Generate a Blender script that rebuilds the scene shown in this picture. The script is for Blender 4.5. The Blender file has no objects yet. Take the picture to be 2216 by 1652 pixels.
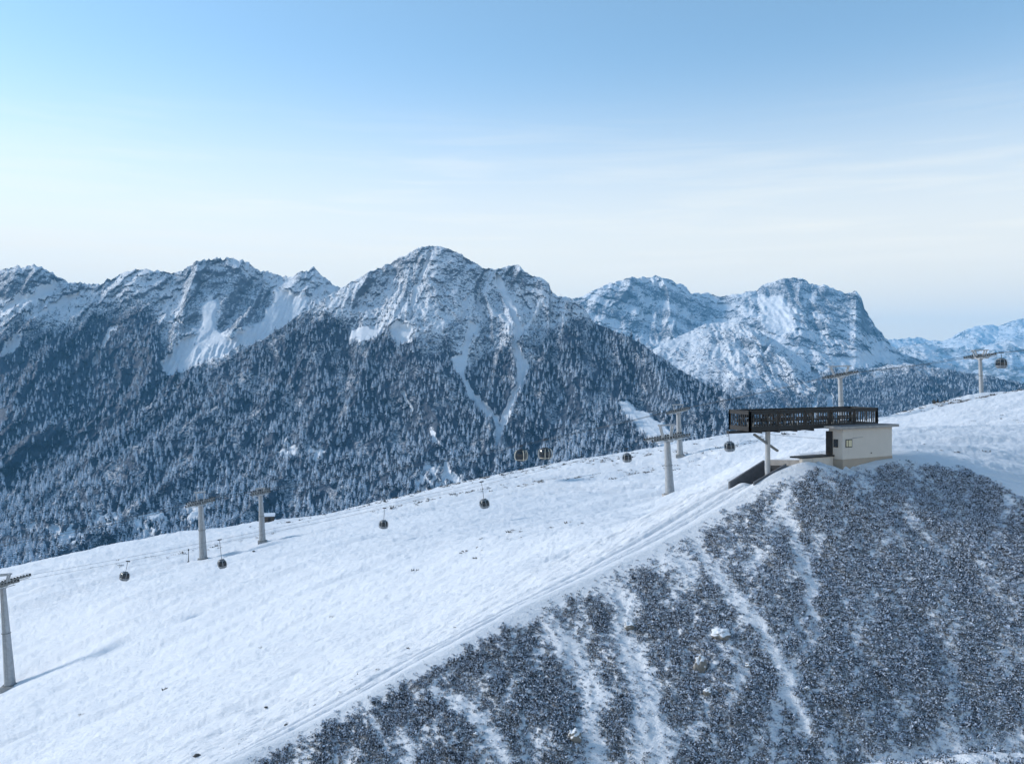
import bpy, bmesh, math, random
import numpy as np
from mathutils import Vector, Matrix

random.seed(7)
RNG = np.random.default_rng(7)
SC = bpy.context.scene
COL = SC.collection

# ------------------------------------------------------------------ camera, sky, sun, exposure
F, CX, CY = 1918.0, 1108.0, 826.0            # picture units used for surveying the place: 2216 wide
cam_d = bpy.data.cameras.new('camera')
cam_d.lens = 36.0 * F / 2216.0
cam_d.sensor_width = 36.0
cam_d.clip_start = 0.5
cam_d.clip_end = 80000.0
cam = bpy.data.objects.new('camera', cam_d)
COL.objects.link(cam)
cam.location = (0, 0, 0)
cam.rotation_euler = (math.radians(90), 0, 0)
SC.camera = cam

SUN_AZ, SUN_EL = math.radians(-72), math.radians(23)
sun_dir = Vector((math.sin(SUN_AZ) * math.cos(SUN_EL), math.cos(SUN_AZ) * math.cos(SUN_EL), math.sin(SUN_EL)))
sun_d = bpy.data.lights.new('sun', 'SUN')
sun_d.energy = 2.3
sun_d.angle = math.radians(8.0)
sun_d.color = (1.0, 0.955, 0.90)
sun = bpy.data.objects.new('sun', sun_d)
COL.objects.link(sun)
sun.rotation_euler = (-sun_dir).to_track_quat('-Z', 'Y').to_euler()

W = bpy.data.worlds.new('World')
SC.world = W
W.use_nodes = True
wn, wl = W.node_tree.nodes, W.node_tree.links
wn.clear()
w_out = wn.new('ShaderNodeOutputWorld')
w_bg = wn.new('ShaderNodeBackground')
w_sky = wn.new('ShaderNodeTexSky')
w_sky.sky_type = 'NISHITA'
w_sky.sun_disc = False
w_sky.sun_elevation = SUN_EL
w_sky.sun_rotation = SUN_AZ
w_sky.altitude = 2000
w_sky.air_density = 1.0
w_sky.dust_density = 0.3
w_sky.ozone_density = 1.0
w_bg.inputs['Strength'].default_value = 0.15
w_hsv = wn.new('ShaderNodeHueSaturation')
w_hsv.inputs['Saturation'].default_value = 0.98
w_hsv.inputs['Value'].default_value = 0.98
w_hsv.inputs['Hue'].default_value = 0.486
# thin streaks of high cloud low over the mountains (direction based, so they stay put in the sky)
w_tc = wn.new('ShaderNodeTexCoord')
w_sep = wn.new('ShaderNodeSeparateXYZ')
w_map = wn.new('ShaderNodeMapping')
w_map.inputs['Scale'].default_value = (2.6, 2.6, 38.0)
w_map.inputs['Rotation'].default_value = (0.0, 0.03, 0.0)
w_noi = wn.new('ShaderNodeTexNoise')
w_noi.inputs['Scale'].default_value = 1.6
w_noi.inputs['Detail'].default_value = 6
w_noi.inputs['Roughness'].default_value = 0.55
w_noi.inputs['Distortion'].default_value = 0.4
w_cr = wn.new('ShaderNodeMapRange')
w_cr.inputs['From Min'].default_value = 0.46
w_cr.inputs['From Max'].default_value = 0.70
w_cr.inputs['To Max'].default_value = 0.7
w_lo = wn.new('ShaderNodeMapRange')          # only in the lowest part of the sky
w_lo.inputs['From Min'].default_value = 0.30
w_lo.inputs['From Max'].default_value = 0.10
w_mul = wn.new('ShaderNodeMath'); w_mul.operation = 'MULTIPLY'
w_mix = wn.new('ShaderNodeMixRGB')
w_mix.inputs['Color2'].default_value = (5.2, 4.9, 4.2, 1)
wl.new(w_tc.outputs['Generated'], w_sep.inputs[0])
wl.new(w_tc.outputs['Generated'], w_map.inputs[0])
wl.new(w_map.outputs[0], w_noi.inputs['Vector'])
wl.new(w_noi.outputs['Fac'], w_cr.inputs['Value'])
wl.new(w_sep.outputs['Z'], w_lo.inputs['Value'])
wl.new(w_cr.outputs[0], w_mul.inputs[0])
wl.new(w_lo.outputs[0], w_mul.inputs[1])
wl.new(w_sky.outputs[0], w_hsv.inputs['Color'])
w_veil = wn.new('ShaderNodeMapRange'); w_veil.interpolation_type = 'SMOOTHERSTEP'   # thin milky veil towards the horizon
w_veil.inputs['From Min'].default_value = 0.38; w_veil.inputs['From Max'].default_value = 0.05
w_veil.inputs['To Max'].default_value = 0.92
w_vm = wn.new('ShaderNodeMixRGB'); w_vm.inputs['Color2'].default_value = (5.3, 4.75, 3.8, 1)
wl.new(w_sep.outputs['Z'], w_veil.inputs['Value']); wl.new(w_veil.outputs[0], w_vm.inputs['Fac'])
wl.new(w_hsv.outputs[0], w_vm.inputs['Color1']); wl.new(w_vm.outputs[0], w_mix.inputs['Color1'])
wl.new(w_mul.outputs[0], w_mix.inputs['Fac'])
wl.new(w_mix.outputs[0], w_bg.inputs['Color'])
wl.new(w_bg.outputs[0], w_out.inputs['Surface'])

SC.view_settings.view_transform = 'Standard'
SC.view_settings.look = 'None'
SC.view_settings.gamma = 1.0
SC.view_settings.use_curve_mapping = False
SC.view_settings.exposure = 0.70
SC.render.engine = 'CYCLES'
cy = SC.cycles
cy.use_denoising = True
cy.max_bounces = 6
cy.diffuse_bounces = 3
cy.glossy_bounces = 2
cy.transmission_bounces = 2
cy.volume_bounces = 1
cy.transparent_max_bounces = 8
cy.use_adaptive_sampling = True
HAZE_DENSITY = 5.5e-5

# ------------------------------------------------------------------ helpers
def P(px, py, d):
    """point at distance d (metres ahead) seen at picture position px, py"""
    return Vector(((px - CX) / F * d, d, (CY - py) / F * d))

def tag(o, label=None, cat=None, group=None, kind=None):
    if label: o['label'] = label
    if cat: o['category'] = cat
    if group: o['group'] = group
    if kind: o['kind'] = kind
    return o

def empty(name, loc, rz=0.0, label=None, cat=None, group=None):
    o = bpy.data.objects.new(name, None)
    COL.objects.link(o)
    o.empty_display_size = 0.3
    o.location = loc
    o.rotation_euler = (0, 0, rz)
    return tag(o, label, cat, group)

def copy_tree(o, parent=None):
    c = o.copy()
    COL.objects.link(c)
    if parent is not None:
        c.parent = parent
    for ch in [k for k in bpy.data.objects if k.parent == o]:
        copy_tree(ch, c)
    return c

class MB:
    """collects simple solids into one mesh"""
    def __init__(self): self.v, self.f, self.m = [], [], []
    def add(self, verts, faces, mi=0):
        b = len(self.v)
        self.v += [tuple(p) for p in verts]
        self.f += [tuple(b + i for i in f) for f in faces]
        self.m += [mi] * len(faces)
        return self
    def box(self, lo, hi, mat=None, mi=0):
        x0, y0, z0 = lo; x1, y1, z1 = hi
        vs = [Vector(p) for p in ((x0,y0,z0),(x1,y0,z0),(x1,y1,z0),(x0,y1,z0),(x0,y0,z1),(x1,y0,z1),(x1,y1,z1),(x0,y1,z1))]
        if mat is not None: vs = [mat @ p for p in vs]
        return self.add(vs, [(3,2,1,0),(4,5,6,7),(0,1,5,4),(1,2,6,5),(2,3,7,6),(3,0,4,7)], mi)
    def bar(self, a, b, w, h=None, mi=0):
        a, b = Vector(a), Vector(b); h = h or w
        d = (b - a); L = d.length
        q = d.to_track_quat('X', 'Z').to_matrix().to_4x4()
        return self.box((0, -w/2, -h/2), (L, w/2, h/2), Matrix.Translation(a) @ q, mi)
    def tube(self, a, b, r0, r1=None, n=12, mi=0, cap=True):
        a, b = Vector(a), Vector(b); r1 = r0 if r1 is None else r1
        q = (b - a).to_track_quat('Z', 'Y').to_matrix()
        vs = []
        for c, r in ((a, r0), (b, r1)):
            for i in range(n):
                t = 2*math.pi*i/n
                vs.append(c + q @ Vector((r*math.cos(t), r*math.sin(t), 0)))
        fs = [(i, (i+1) % n, n+(i+1) % n, n+i) for i in range(n)]
        if cap: fs += [tuple(range(n-1, -1, -1)), tuple(range(n, 2*n))]
        return self.add(vs, fs, mi)
    def path(self, pts, r, n=6, mi=0):
        pts = [Vector(p) for p in pts]; vs = []
        for i, p in enumerate(pts):
            d = pts[min(i+1, len(pts)-1)] - pts[max(i-1, 0)]
            q = d.to_track_quat('Z', 'Y').to_matrix()
            for k in range(n):
                t = 2*math.pi*k/n
                vs.append(p + q @ Vector((r*math.cos(t), r*math.sin(t), 0)))
        fs = []
        for i in range(len(pts)-1):
            for k in range(n):
                fs.append((i*n+k, i*n+(k+1) % n, (i+1)*n+(k+1) % n, (i+1)*n+k))
        fs += [tuple(range(n-1, -1, -1)), tuple((len(pts)-1)*n+k for k in range(n))]
        return self.add(vs, fs, mi)
    def prism(self, poly, z0, z1, mi=0):
        n = len(poly)
        z0s = z0 if isinstance(z0, (list, tuple)) else [z0]*n
        z1s = z1 if isinstance(z1, (list, tuple)) else [z1]*n
        vs = [(p[0], p[1], z) for p, z in zip(poly, z0s)] + [(p[0], p[1], z) for p, z in zip(poly, z1s)]
        fs = [tuple(range(n-1, -1, -1)), tuple(range(n, 2*n))] + [(i, (i+1) % n, n+(i+1) % n, n+i) for i in range(n)]
        return self.add(vs, fs, mi)
    def mesh(self, name, mats, smooth=False):
        me = bpy.data.meshes.new(name)
        me.from_pydata(self.v, [], self.f)
        for m in (mats if isinstance(mats, (list, tuple)) else [mats]): me.materials.append(m)
        me.polygons.foreach_set('material_index', self.m)
        if smooth: me.polygons.foreach_set('use_smooth', [True]*len(self.f))
        me.update()
        return me
    def build(self, name, mats, parent=None, smooth=False, bevel=0.0):
        o = bpy.data.objects.new(name, self.mesh(name, mats, smooth))
        COL.objects.link(o)
        if parent is not None: o.parent = parent
        if bevel:
            b = o.modifiers.new('bevel', 'BEVEL'); b.width = bevel; b.segments = 2; b.limit_method = 'ANGLE'
        return o

def grid_mesh(name, X, Y, Z, mat, attrs=None):
    """rows x cols arrays -> quad sheet, smooth, with float attributes"""
    nr, nc = X.shape
    co = np.stack([X, Y, Z], -1).reshape(-1, 3).astype(np.float32)
    idx = np.arange(nr*nc, dtype=np.int32).reshape(nr, nc)
    q = np.stack([idx[:-1, :-1], idx[:-1, 1:], idx[1:, 1:], idx[1:, :-1]], -1).reshape(-1, 4)
    me = bpy.data.meshes.new(name)
    me.vertices.add(nr*nc)
    me.vertices.foreach_set('co', co.ravel())
    me.loops.add(q.size)
    me.loops.foreach_set('vertex_index', q.ravel())
    me.polygons.add(len(q))
    me.polygons.foreach_set('loop_start', np.arange(0, q.size, 4, dtype=np.int32))
    me.polygons.foreach_set('use_smooth', np.ones(len(q), dtype=bool))
    me.update(calc_edges=True)
    me.materials.append(mat)
    for k, a in (attrs or {}).items():
        at = me.attributes.new(k, 'FLOAT', 'POINT')
        at.data.foreach_set('value', np.clip(a, 0, 1).ravel().astype(np.float32))
    o = bpy.data.objects.new(name, me)
    COL.objects.link(o)
    return o

# ---- noise in numpy
def _hash(ix, iy, iz, seed):
    h = (ix.astype(np.uint32)*np.uint32(374761393) + iy.astype(np.uint32)*np.uint32(668265263)
         + iz.astype(np.uint32)*np.uint32(2147483647 & 0x9E3779B1) + np.uint32(seed*974634777 & 0xFFFFFFFF))
    h = (h ^ (h >> np.uint32(13)))*np.uint32(1274126177)
    h = (h ^ (h >> np.uint32(16)))*np.uint32(2246822519)
    return h ^ (h >> np.uint32(15))
_G = RNG.normal(size=(256, 3)); _G /= np.linalg.norm(_G, axis=1)[:, None]; _G = _G.astype(np.float32)
def perlin(x, y, z=None, seed=0):
    x = np.asarray(x, np.float64); y = np.asarray(y, np.float64)
    z = np.zeros_like(x) if z is None else np.asarray(z, np.float64)
    x, y, z = np.broadcast_arrays(x, y, z)
    i = np.floor(x).astype(np.int64); j = np.floor(y).astype(np.int64); k = np.floor(z).astype(np.int64)
    fx = (x-i).astype(np.float32); fy = (y-j).astype(np.float32); fz = (z-k).astype(np.float32)
    u = fx*fx*fx*(fx*(fx*6-15)+10); v = fy*fy*fy*(fy*(fy*6-15)+10); w = fz*fz*fz*(fz*(fz*6-15)+10)
    out = 0
    for a in (0, 1):
        for b in (0, 1):
            for c in (0, 1):
                g = _G[_hash(i+a, j+b, k+c, seed) & 255]
                n = g[..., 0]*(fx-a)+g[..., 1]*(fy-b)+g[..., 2]*(fz-c)
                out = out + n*(u if a else 1-u)*(v if b else 1-v)*(w if c else 1-w)
    return out*1.5
def fbm(x, y, z=None, octv=4, seed=0, gain=0.5, lac=2.03):
    s, a = 0, 1.0
    for o in range(octv):
        f = lac**o
        s = s + a*perlin(x*f, y*f, None if z is None else z*f, seed+o*17)
        a *= gain
    return s
def ridged(x, y, z=None, octv=4, seed=0, gain=0.5, lac=2.07):
    s, a, t = 0, 1.0, 0
    for o in range(octv):
        f = lac**o
        s = s + a*(1-np.abs(perlin(x*f, y*f, None if z is None else z*f, seed+o*13))*2.0)
        t += a; a *= gain
    return s/t
def sstep(a, b, x):
    t = np.clip((x-a)/(b-a), 0, 1)
    return t*t*(3-2*t)
def poly_dist(px, py, pts):
    """distance to a polyline with width per vertex: returns (distance/width)"""
    best = np.full(px.shape, 1e9)
    for (x0, y0, w0), (x1, y1, w1) in zip(pts[:-1], pts[1:]):
        dx, dy = x1-x0, y1-y0
        t = np.clip(((px-x0)*dx+(py-y0)*dy)/(dx*dx+dy*dy+1e-9), 0, 1)
        best = np.minimum(best, np.hypot(px-(x0+t*dx), py-(y0+t*dy))/(w0+(w1-w0)*t))
    return best
def in_poly(px, py, poly):
    c = np.zeros(px.shape, bool); n = len(poly)
    for i in range(n):
        x0, y0 = poly[i]; x1, y1 = poly[(i+1) % n]
        if y0 == y1: continue
        c ^= ((y0 > py) != (y1 > py)) & (px < (x1-x0)*(py-y0)/(y1-y0)+x0)
    return c
def poly_soft(px, py, poly, soft):
    d = poly_dist(px, py, [(x, y, 1.0) for x, y in poly+poly[:1]])
    s = np.where(in_poly(px, py, poly), d, -d)
    return sstep(-soft, soft, s)
def tps(pts):
    p = np.array(pts, float); n = len(p)
    r2 = ((p[:, None, :2]-p[None, :, :2])**2).sum(-1)
    K = 0.5*r2*np.log(r2+1e-9)+np.eye(n)*0.4
    A = np.zeros((n+3, n+3)); A[:n, :n] = K; A[:n, n] = 1; A[:n, n+1:] = p[:, :2]
    A[n, :n] = 1; A[n+1:, :n] = p[:, :2].T
    s = np.linalg.solve(A, np.concatenate([p[:, 2], [0, 0, 0]]))
    def f(x, y):
        z = s[n]+s[n+1]*x+s[n+2]*y
        for i in range(n):
            r = (x-p[i, 0])**2+(y-p[i, 1])**2
            z = z+s[i]*0.5*r*np.log(r+1e-9)
        return z
    return f

# ---- materials
class NT:
    def __init__(self, name):
        self.m = bpy.data.materials.new(name); self.m.use_nodes = True
        self.n = self.m.node_tree.nodes; self.l = self.m.node_tree.links
        self.n.clear()
        self.out = self.n.new('ShaderNodeOutputMaterial')
        self.b = self.n.new('ShaderNodeBsdfPrincipled')
        self.l.new(self.b.outputs[0], self.out.inputs['Surface'])
    def noise(self, scale, detail=5, rough=0.55, vec=None, dist=0.0):
        t = self.n.new('ShaderNodeTexNoise')
        t.inputs['Scale'].default_value = scale; t.inputs['Detail'].default_value = detail
        t.inputs['Roughness'].default_value = rough; t.inputs['Distortion'].default_value = dist
        if vec is not None: self.l.new(vec, t.inputs['Vector'])
        return t.outputs['Fac']
    def coords(self, scale=(1, 1, 1), rot=(0, 0, 0)):
        t = self.n.new('ShaderNodeTexCoord'); mp = self.n.new('ShaderNodeMapping')
        mp.inputs['Scale'].default_value = scale; mp.inputs['Rotation'].default_value = rot
        self.l.new(t.outputs['Object'], mp.inputs[0])
        return mp.outputs[0]
    def math(self, op, a, b=0.0, c=None):
        t = self.n.new('ShaderNodeMath'); t.operation = op
        for i, v in enumerate((a, b) if c is None else (a, b, c)):
            if isinstance(v, (int, float)): t.inputs[i].default_value = v
            else: self.l.new(v, t.inputs[i])
        return t.outputs[0]
    def rng(self, v, a, b, c=0.0, d=1.0, smooth=True):
        t = self.n.new('ShaderNodeMapRange'); t.interpolation_type = 'SMOOTHSTEP' if smooth else 'LINEAR'
        self.l.new(v, t.inputs['Value'])
        for k, x in zip(('From Min', 'From Max', 'To Min', 'To Max'), (a, b, c, d)): t.inputs[k].default_value = x
        return t.outputs[0]
    def attr(self, name):
        t = self.n.new('ShaderNodeAttribute'); t.attribute_name = name
        return t.outputs['Fac']
    def mix(self, fac, a, b):
        t = self.n.new('ShaderNodeMixRGB')
        if isinstance(fac, (int, float)): t.inputs[0].default_value = fac
        else: self.l.new(fac, t.inputs[0])
        for i, v in ((1, a), (2, b)):
            if isinstance(v, tuple): t.inputs[i].default_value = (*v, 1)
            else: self.l.new(v, t.inputs[i])
        return t.outputs[0]
    def normal_z(self):
        g = self.n.new('ShaderNodeNewGeometry'); s = self.n.new('ShaderNodeSeparateXYZ')
        self.l.new(g.outputs['Normal'], s.inputs[0])
        return s.outputs['Z']
    def color(self, c):
        if isinstance(c, tuple): self.b.inputs['Base Color'].default_value = (*c, 1)
        else: self.l.new(c, self.b.inputs['Base Color'])
    def rough(self, r): self.b.inputs['Roughness'].default_value = r; return self
    def bump(self, h, strength=0.5, dist=1.0):
        t = self.n.new('ShaderNodeBump'); t.inputs['Strength'].default_value = strength; t.inputs['Distance'].default_value = dist
        self.l.new(h, t.inputs['Height']); self.l.new(t.outputs[0], self.b.inputs['Normal'])

SNOW = (0.775, 0.80, 0.84)
def plain(name, col, rough=0.6, metal=0.0, var=0.15, scale=3.0):
    t = NT(name); v = t.coords()
    n = t.noise(scale, 4, 0.6, v)
    dark = tuple(c*(1-var) for c in col); lite = tuple(min(1, c*(1+var)) for c in col)
    t.color(t.mix(t.rng(n, 0.3, 0.7), dark, lite)); t.rough(rough)
    t.b.inputs['Metallic'].default_value = metal
    return t.m

M = {}
M['steel'] = plain('galvanised_steel', (0.36, 0.37, 0.38), 0.55, 0.2, 0.12, 1.5)
M['steel_dark'] = plain('weathered_steel', (0.20, 0.205, 0.20), 0.6, 0.2, 0.25, 2.5)
M['black_metal'] = plain('black_metal', (0.02, 0.021, 0.023), 0.5, 0.0, 0.3, 2)
M['rubber'] = plain('rubber', (0.03, 0.03, 0.03), 0.8, 0, 0.2, 3)
M['concrete'] = plain('concrete', (0.32, 0.31, 0.30), 0.85, 0, 0.18, 2.2)
M['concrete_dark'] = plain('shaded_concrete_felt', (0.085, 0.092, 0.105), 0.85, 0, 0.2, 2.0)  # shade of the wing walls is put into this tone; also colours roof felt
M['wood_dark'] = plain('dark_stained_wood', (0.012, 0.0105, 0.010), 0.6, 0, 0.35, 5)
M['wood'] = plain('weathered_wood', (0.10, 0.075, 0.055), 0.8, 0, 0.3, 4)
M['rope'] = plain('wire_rope', (0.10, 0.11, 0.12), 0.5, 0.3, 0.1, 1)
M['cabin_grey'] = plain('cabin_paint', (0.16, 0.17, 0.18), 0.4, 0.1, 0.1, 1)
M['cabin_trim'] = plain('cabin_trim', (0.58, 0.53, 0.43), 0.4, 0.1, 0.08, 1)
M['snow_cap'] = plain('snow_cap', SNOW, 0.7, 0, 0.03, 2)
def glass_mat(name, col, rough=0.08):
    t = NT(name); t.color(col); t.rough(rough); t.b.inputs['Specular IOR Level'].default_value = 0.5
    return t.m
M['glass_dark'] = glass_mat('tinted_glass', (0.012, 0.014, 0.017))
M['blind'] = plain('cream_blind', (0.62, 0.55, 0.36), 0.5, 0, 0.05, 8)
def plaster(name, col, stain=(0.30, 0.27, 0.24)):
    t = NT(name); v = t.coords(); n = t.noise(1.3, 6, 0.65, v); n2 = t.noise(0.9, 5, 0.6, t.coords((3, 3, 0.25)))
    c = t.mix(t.rng(n, 0.35, 0.75), tuple(x*0.94 for x in col), col)
    c = t.mix(t.rng(n2, 0.62, 0.85, 0, 0.35), c, stain)
    t.color(c); t.rough(0.85); t.bump(t.noise(60, 3, 0.6, v), 0.15, 0.01)
    return t.m
M['plaster'] = plaster('cream_plaster', (0.60, 0.555, 0.50))
M['plinth'] = plaster('beige_plinth', (0.37, 0.315, 0.255))

# ------------------------------------------------------------------ mountains
def snow_rock_material(name, rock=(0.17, 0.175, 0.19), scale=0.02, floor=(0.10, 0.11, 0.10), ledge=1.0):
    t = NT(name)
    v = t.coords()
    vl = t.coords((1, 1, 2.2), (0.25, 0.35, 0))
    n1 = t.noise(scale, 8, 0.6, vl, 0.6)
    n2 = t.noise(scale*5.0, 6, 0.7, vl, 0.5)
    nz = t.normal_z()
    val = t.math('ADD', t.attr('rock'), t.math('MULTIPLY', t.math('SUBTRACT', n1, 0.5), 0.7))
    val = t.math('ADD', val, t.math('MULTIPLY', t.math('SUBTRACT', n2, 0.5), 2.7))
    val = t.math('ADD', val, t.math('MULTIPLY', t.math('SUBTRACT', 0.66, nz), 0.75*ledge))
    val = t.math('SUBTRACT', val, t.math('MULTIPLY', t.attr('snowfield'), 1.3))
    mask = t.rng(val, 0.42, 0.62)
    rc = t.mix(t.rng(n2, 0.35, 0.7), tuple(c*0.7 for c in rock), tuple(c*1.35 for c in rock))
    col = t.mix(mask, SNOW, rc)
    fm = t.rng(t.math('ADD', t.attr('forest'), t.math('MULTIPLY', t.math('SUBTRACT', n2, 0.5), 1.3)), 0.48, 0.85, 0, 0.95)
    col = t.mix(fm, col, floor)  # dark undergrowth, with the shade between trees put into its colour
    t.color(col); t.rough(0.85)
    t.bump(t.math('ADD', n1, t.math('MULTIPLY', n2, 0.35)), 0.5, 0.35/scale)
    return t.m

def make_mountain(name, crest, dcrest, foot, dfoot, step, nv, mat, seed, relief, zrel, freq, shape=1.0,
                  jag=2.0, fields=None, back=(0.12, 0.55), strata=(0, 1)):
    """crest / foot: picture positions of the skyline and of the lower edge; dcrest / dfoot: their distances"""
    px = np.arange(crest[0][0], crest[-1][0]+step, step)
    c = np.array(crest, float); f = np.array(foot, float)
    cyv = np.interp(px, c[:, 0], c[:, 1])
    fyv = np.interp(px, f[:, 0], f[:, 1])
    dc = np.interp(px, *np.array(dcrest, float).T); df = np.interp(px, *np.array(dfoot, float).T)
    # rough rocky skyline
    jg = jag*(fbm(px/14.0, px*0+seed, octv=4, seed=seed, gain=0.62)*1.3)
    t1 = (CY-cyv)/F; t0 = (CY-fyv)/F
    u = (px-CX)/F
    v = np.linspace(0, 1, nv)[:, None]
    g = v**shape
    t = t0[None]+(t1-t0)[None]*g-(jg/F)[None]*v**24
    d = df[None]+(dc-df)[None]*v
    PX = np.broadcast_to(px[None], d.shape); PY = CY-F*t
    X = u[None]*d; Z = t*d
    # spurs and gullies: coherent down the fall line
    wx = X*freq+0.5*perlin(X*freq*0.9, Z*freq*0.9, seed=seed+3)
    sp = ridged(wx, Z*freq*0.33, d*freq*0.25, octv=6, seed=seed, gain=0.56)
    fine = fbm(X*freq*7, Z*freq*7, d*freq*5, octv=5, seed=seed+40, gain=0.62)
    smooth = np.zeros_like(d); carve = np.zeros_like(d); rock = np.zeros_like(d)+0.3; forest = np.zeros_like(d)
    if fields is not None:
        smooth, carve, rock, forest = fields(PX.copy(), PY, v+0*d)
    rough = 1-0.85*smooth
    edge = 0.35+0.65*sstep(0.0, 0.14, 1-v)
    dd = -relief*(sp-0.55)*rough+relief*0.5*carve
    if strata[0]:
        ph = (Z+0.35*X+strata[1]*1.2*fbm(X/strata[1]/5, Z/strata[1]/5, octv=3, seed=seed+70))/strata[1]
        saw = ph-np.floor(ph)
        dd = dd+strata[0]*(saw**2-0.35)*rough*(0.5+0.5*perlin(X/strata[1]/6, Z/strata[1]/6, seed=seed+71))
    zz = zrel*(sp-0.55)*rough*edge+zrel*0.34*fine*rough*edge
    d2 = d+dd+relief*0.16*fine*rough
    X2 = u[None]*d2; Z2 = t*d2+zz
    # far side of the crest falls away again
    nb = 14
    w = np.linspace(0, 1, nb+1)[1:, None]
    db = d2[-1][None]*(1+back[0]*4*w)
    zb = Z2[-1][None]-back[1]*w*d2[-1][None]*back[0]*4*(0.4+0.6*w)
    Xa = np.vstack([X2, u[None]*db]); Ya = np.vstack([d2, db]); Za = np.vstack([Z2, zb])
    ext = lambda a: np.vstack([a, np.broadcast_to(a[-1][None], db.shape)])
    o = grid_mesh(name, Xa, Ya, Za, mat, {'rock': ext(rock), 'forest': ext(forest), 'snowfield': ext(smooth)})
    tag(o, kind='structure')
    return dict(o=o, X=X2, Y=d2, Z=Z2, forest=forest, PX=PX, PY=PY)

def near_poly_union(px, py, polys, soft):
    s = np.zeros(px.shape)
    for p in polys: s = np.maximum(s, poly_soft(px, py, p, soft))
    return s
def near_lines(px, py, lines, a=0.75, b=1.15):
    s = np.zeros(px.shape)
    for l in lines: s = np.maximum(s, 1-sstep(a, b, poly_dist(px, py, l)))
    return s
def warp(PX, PY, amp, sc, seed):
    return PX+amp*fbm(PX/sc, PY/sc, octv=3, seed=seed), PY+amp*fbm(PX/sc+31.7, PY/sc, octv=3, seed=seed+5)

# --- left range with the scree fan
FAN = [(345,794),(369,815),(432,790),(499,766),(541,750),(563,736),(643,680),(665,643),(640,634),(598,622),(596,657),(566,692),
       (535,715),(499,731),(480,722),(468,709),(461,678),(475,646),(446,648),(436,706),(401,734),(380,755)]
SF1 = [(10,668),(25,650),(60,640),(95,618),(118,606),(114,628),(80,650),(40,668)]
SF2 = [(-30,790),(0,768),(20,740),(44,718),(42,742),(20,765),(-30,800)]
CL1 = [(394,811,6),(404,843,5),(411,864,4),(410,895,4)]
CLIFF1 = [(430,600),(470,575),(520,572),(560,600),(600,615),(590,660),(560,695),(500,728),(470,705),(478,640),(450,640),(432,705),(395,735),(372,765),(350,735),(380,690),(400,640)]
CLIFF2 = [(-40,590),(60,582),(115,595),(100,615),(60,640),(20,650),(-40,670)]
def fields_left(px, py, v):
    wx, wy = warp(px, py, 7, 22, 101)
    sm = np.maximum(near_poly_union(wx, wy, [FAN, SF1, SF2], 4), near_lines(wx, wy, [CL1]))
    sm = sm*(0.86+0.25*fbm((px+0.35*py)/7, py/60, octv=3, seed=91))
    sm = np.maximum(sm, near_lines(wx, wy, [[(250,700,3),(225,735,4),(205,790,4)],[(395,720,4),(380,690,3)],[(165,640,6),(120,660,7),(60,690,8)]]))
    rk = 0.43+0.22*fbm(px/90, py/60, octv=3, seed=5)
    rk = np.maximum(rk, 0.66*near_poly_union(wx, wy, [CLIFF1, CLIFF2], 12))
    rk = rk*(1-sm)-0.6*sm
    tl = np.interp(px, [-300,0,60,140,220,290,330,350,400,480], [740,735,730,728,700,680,700,760,800,800])
    fo = sstep(-115, 40, wy-tl+32*fbm(px/60, py/60, octv=3, seed=8))
    fo = fo*(1-sm)
    return sm, 0.4*sm, rk, fo
mat_mtn = snow_rock_material('snowy_rock_near', (0.125, 0.155, 0.195), 0.034, (0.010, 0.028, 0.060))
left_range = make_mountain('mountain',
    [(-420,640),(-250,600),(-90,620),(0,584),(35,578),(75,575),(105,586),(125,600),(150,612),(185,616),(215,617),(245,600),(270,590),(300,582),
     (335,585),(360,590),(390,588),(420,569),(445,560),(485,553),(510,556),(540,566),(565,580),(600,590),(632,600),(655,588),(680,581),(700,594),
     (720,614),(745,628),(800,650),(900,690)],
    [(-420,2900),(900,2900)],
    [(-420,1270),(0,1240),(500,1180),(900,1100)], [(-420,1250),(900,1500)],
    2.3, 300, mat_mtn, 11, 95, 36, 1/210.0, 1.1, 4.0, fields_left, strata=(5, 26))

# --- central pyramid
CH_R = [(1075,595,4),(1083,614,6),(1100,653,6),(1120,695,7),(1125,713,7),(1114,737,6),(1120,762,7),(1130,790,9),(1128,818,8),(1114,857,6),(1097,892,6),(1085,935,5),(1078,960,5)]
CH_L = [(1019,699,6),(1023,709,6),(1011,741,5),(1005,762,7),(991,783,10),(998,811,8),(1019,847,6),(1044,882,6),(1072,906,8),(1078,930,7),(1076,962,5)]
CH_S = [[(932,926,4),(948,968,5)], [(870,850,3),(890,880,3)], [(1175,640,3),(1150,690,3),(1125,715,3)], [(1010,640,3),(1000,690,4)],
        [(935,545,3),(900,620,3),(890,690,3)]]
PATCH = [[(760,715),(790,704),(826,712),(815,730),(780,738),(755,735)], [(842,712),(865,704),(892,712),(885,742),(862,748)],
         [(1338,872),(1352,868),(1400,890),(1450,925),(1475,962),(1440,968),(1405,950),(1380,920),(1350,893)],
         [(600,975),(615,950),(640,962),(645,985),(620,992)], [(655,980),(690,968),(706,980),(680,995)],
         [(900,1040),(925,1005),(940,1020),(960,1000),(985,1030),(1010,1050),(1000,1075),(940,1085),(900,1075)],
         [(205,1120),(240,1108),(262,1112),(255,1140),(215,1146)],[(290,1125),(335,1105),(365,1112),(350,1145),(300,1150)],
         [(60,1148),(75,1138),(110,1146),(165,1165),(175,1180),(140,1178),(90,1160)], [(395,1090),(430,1075),(445,1100),(420,1130),(395,1120)],
         [(95,1150),(150,1138),(185,1150),(180,1166),(120,1160)]]
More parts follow.
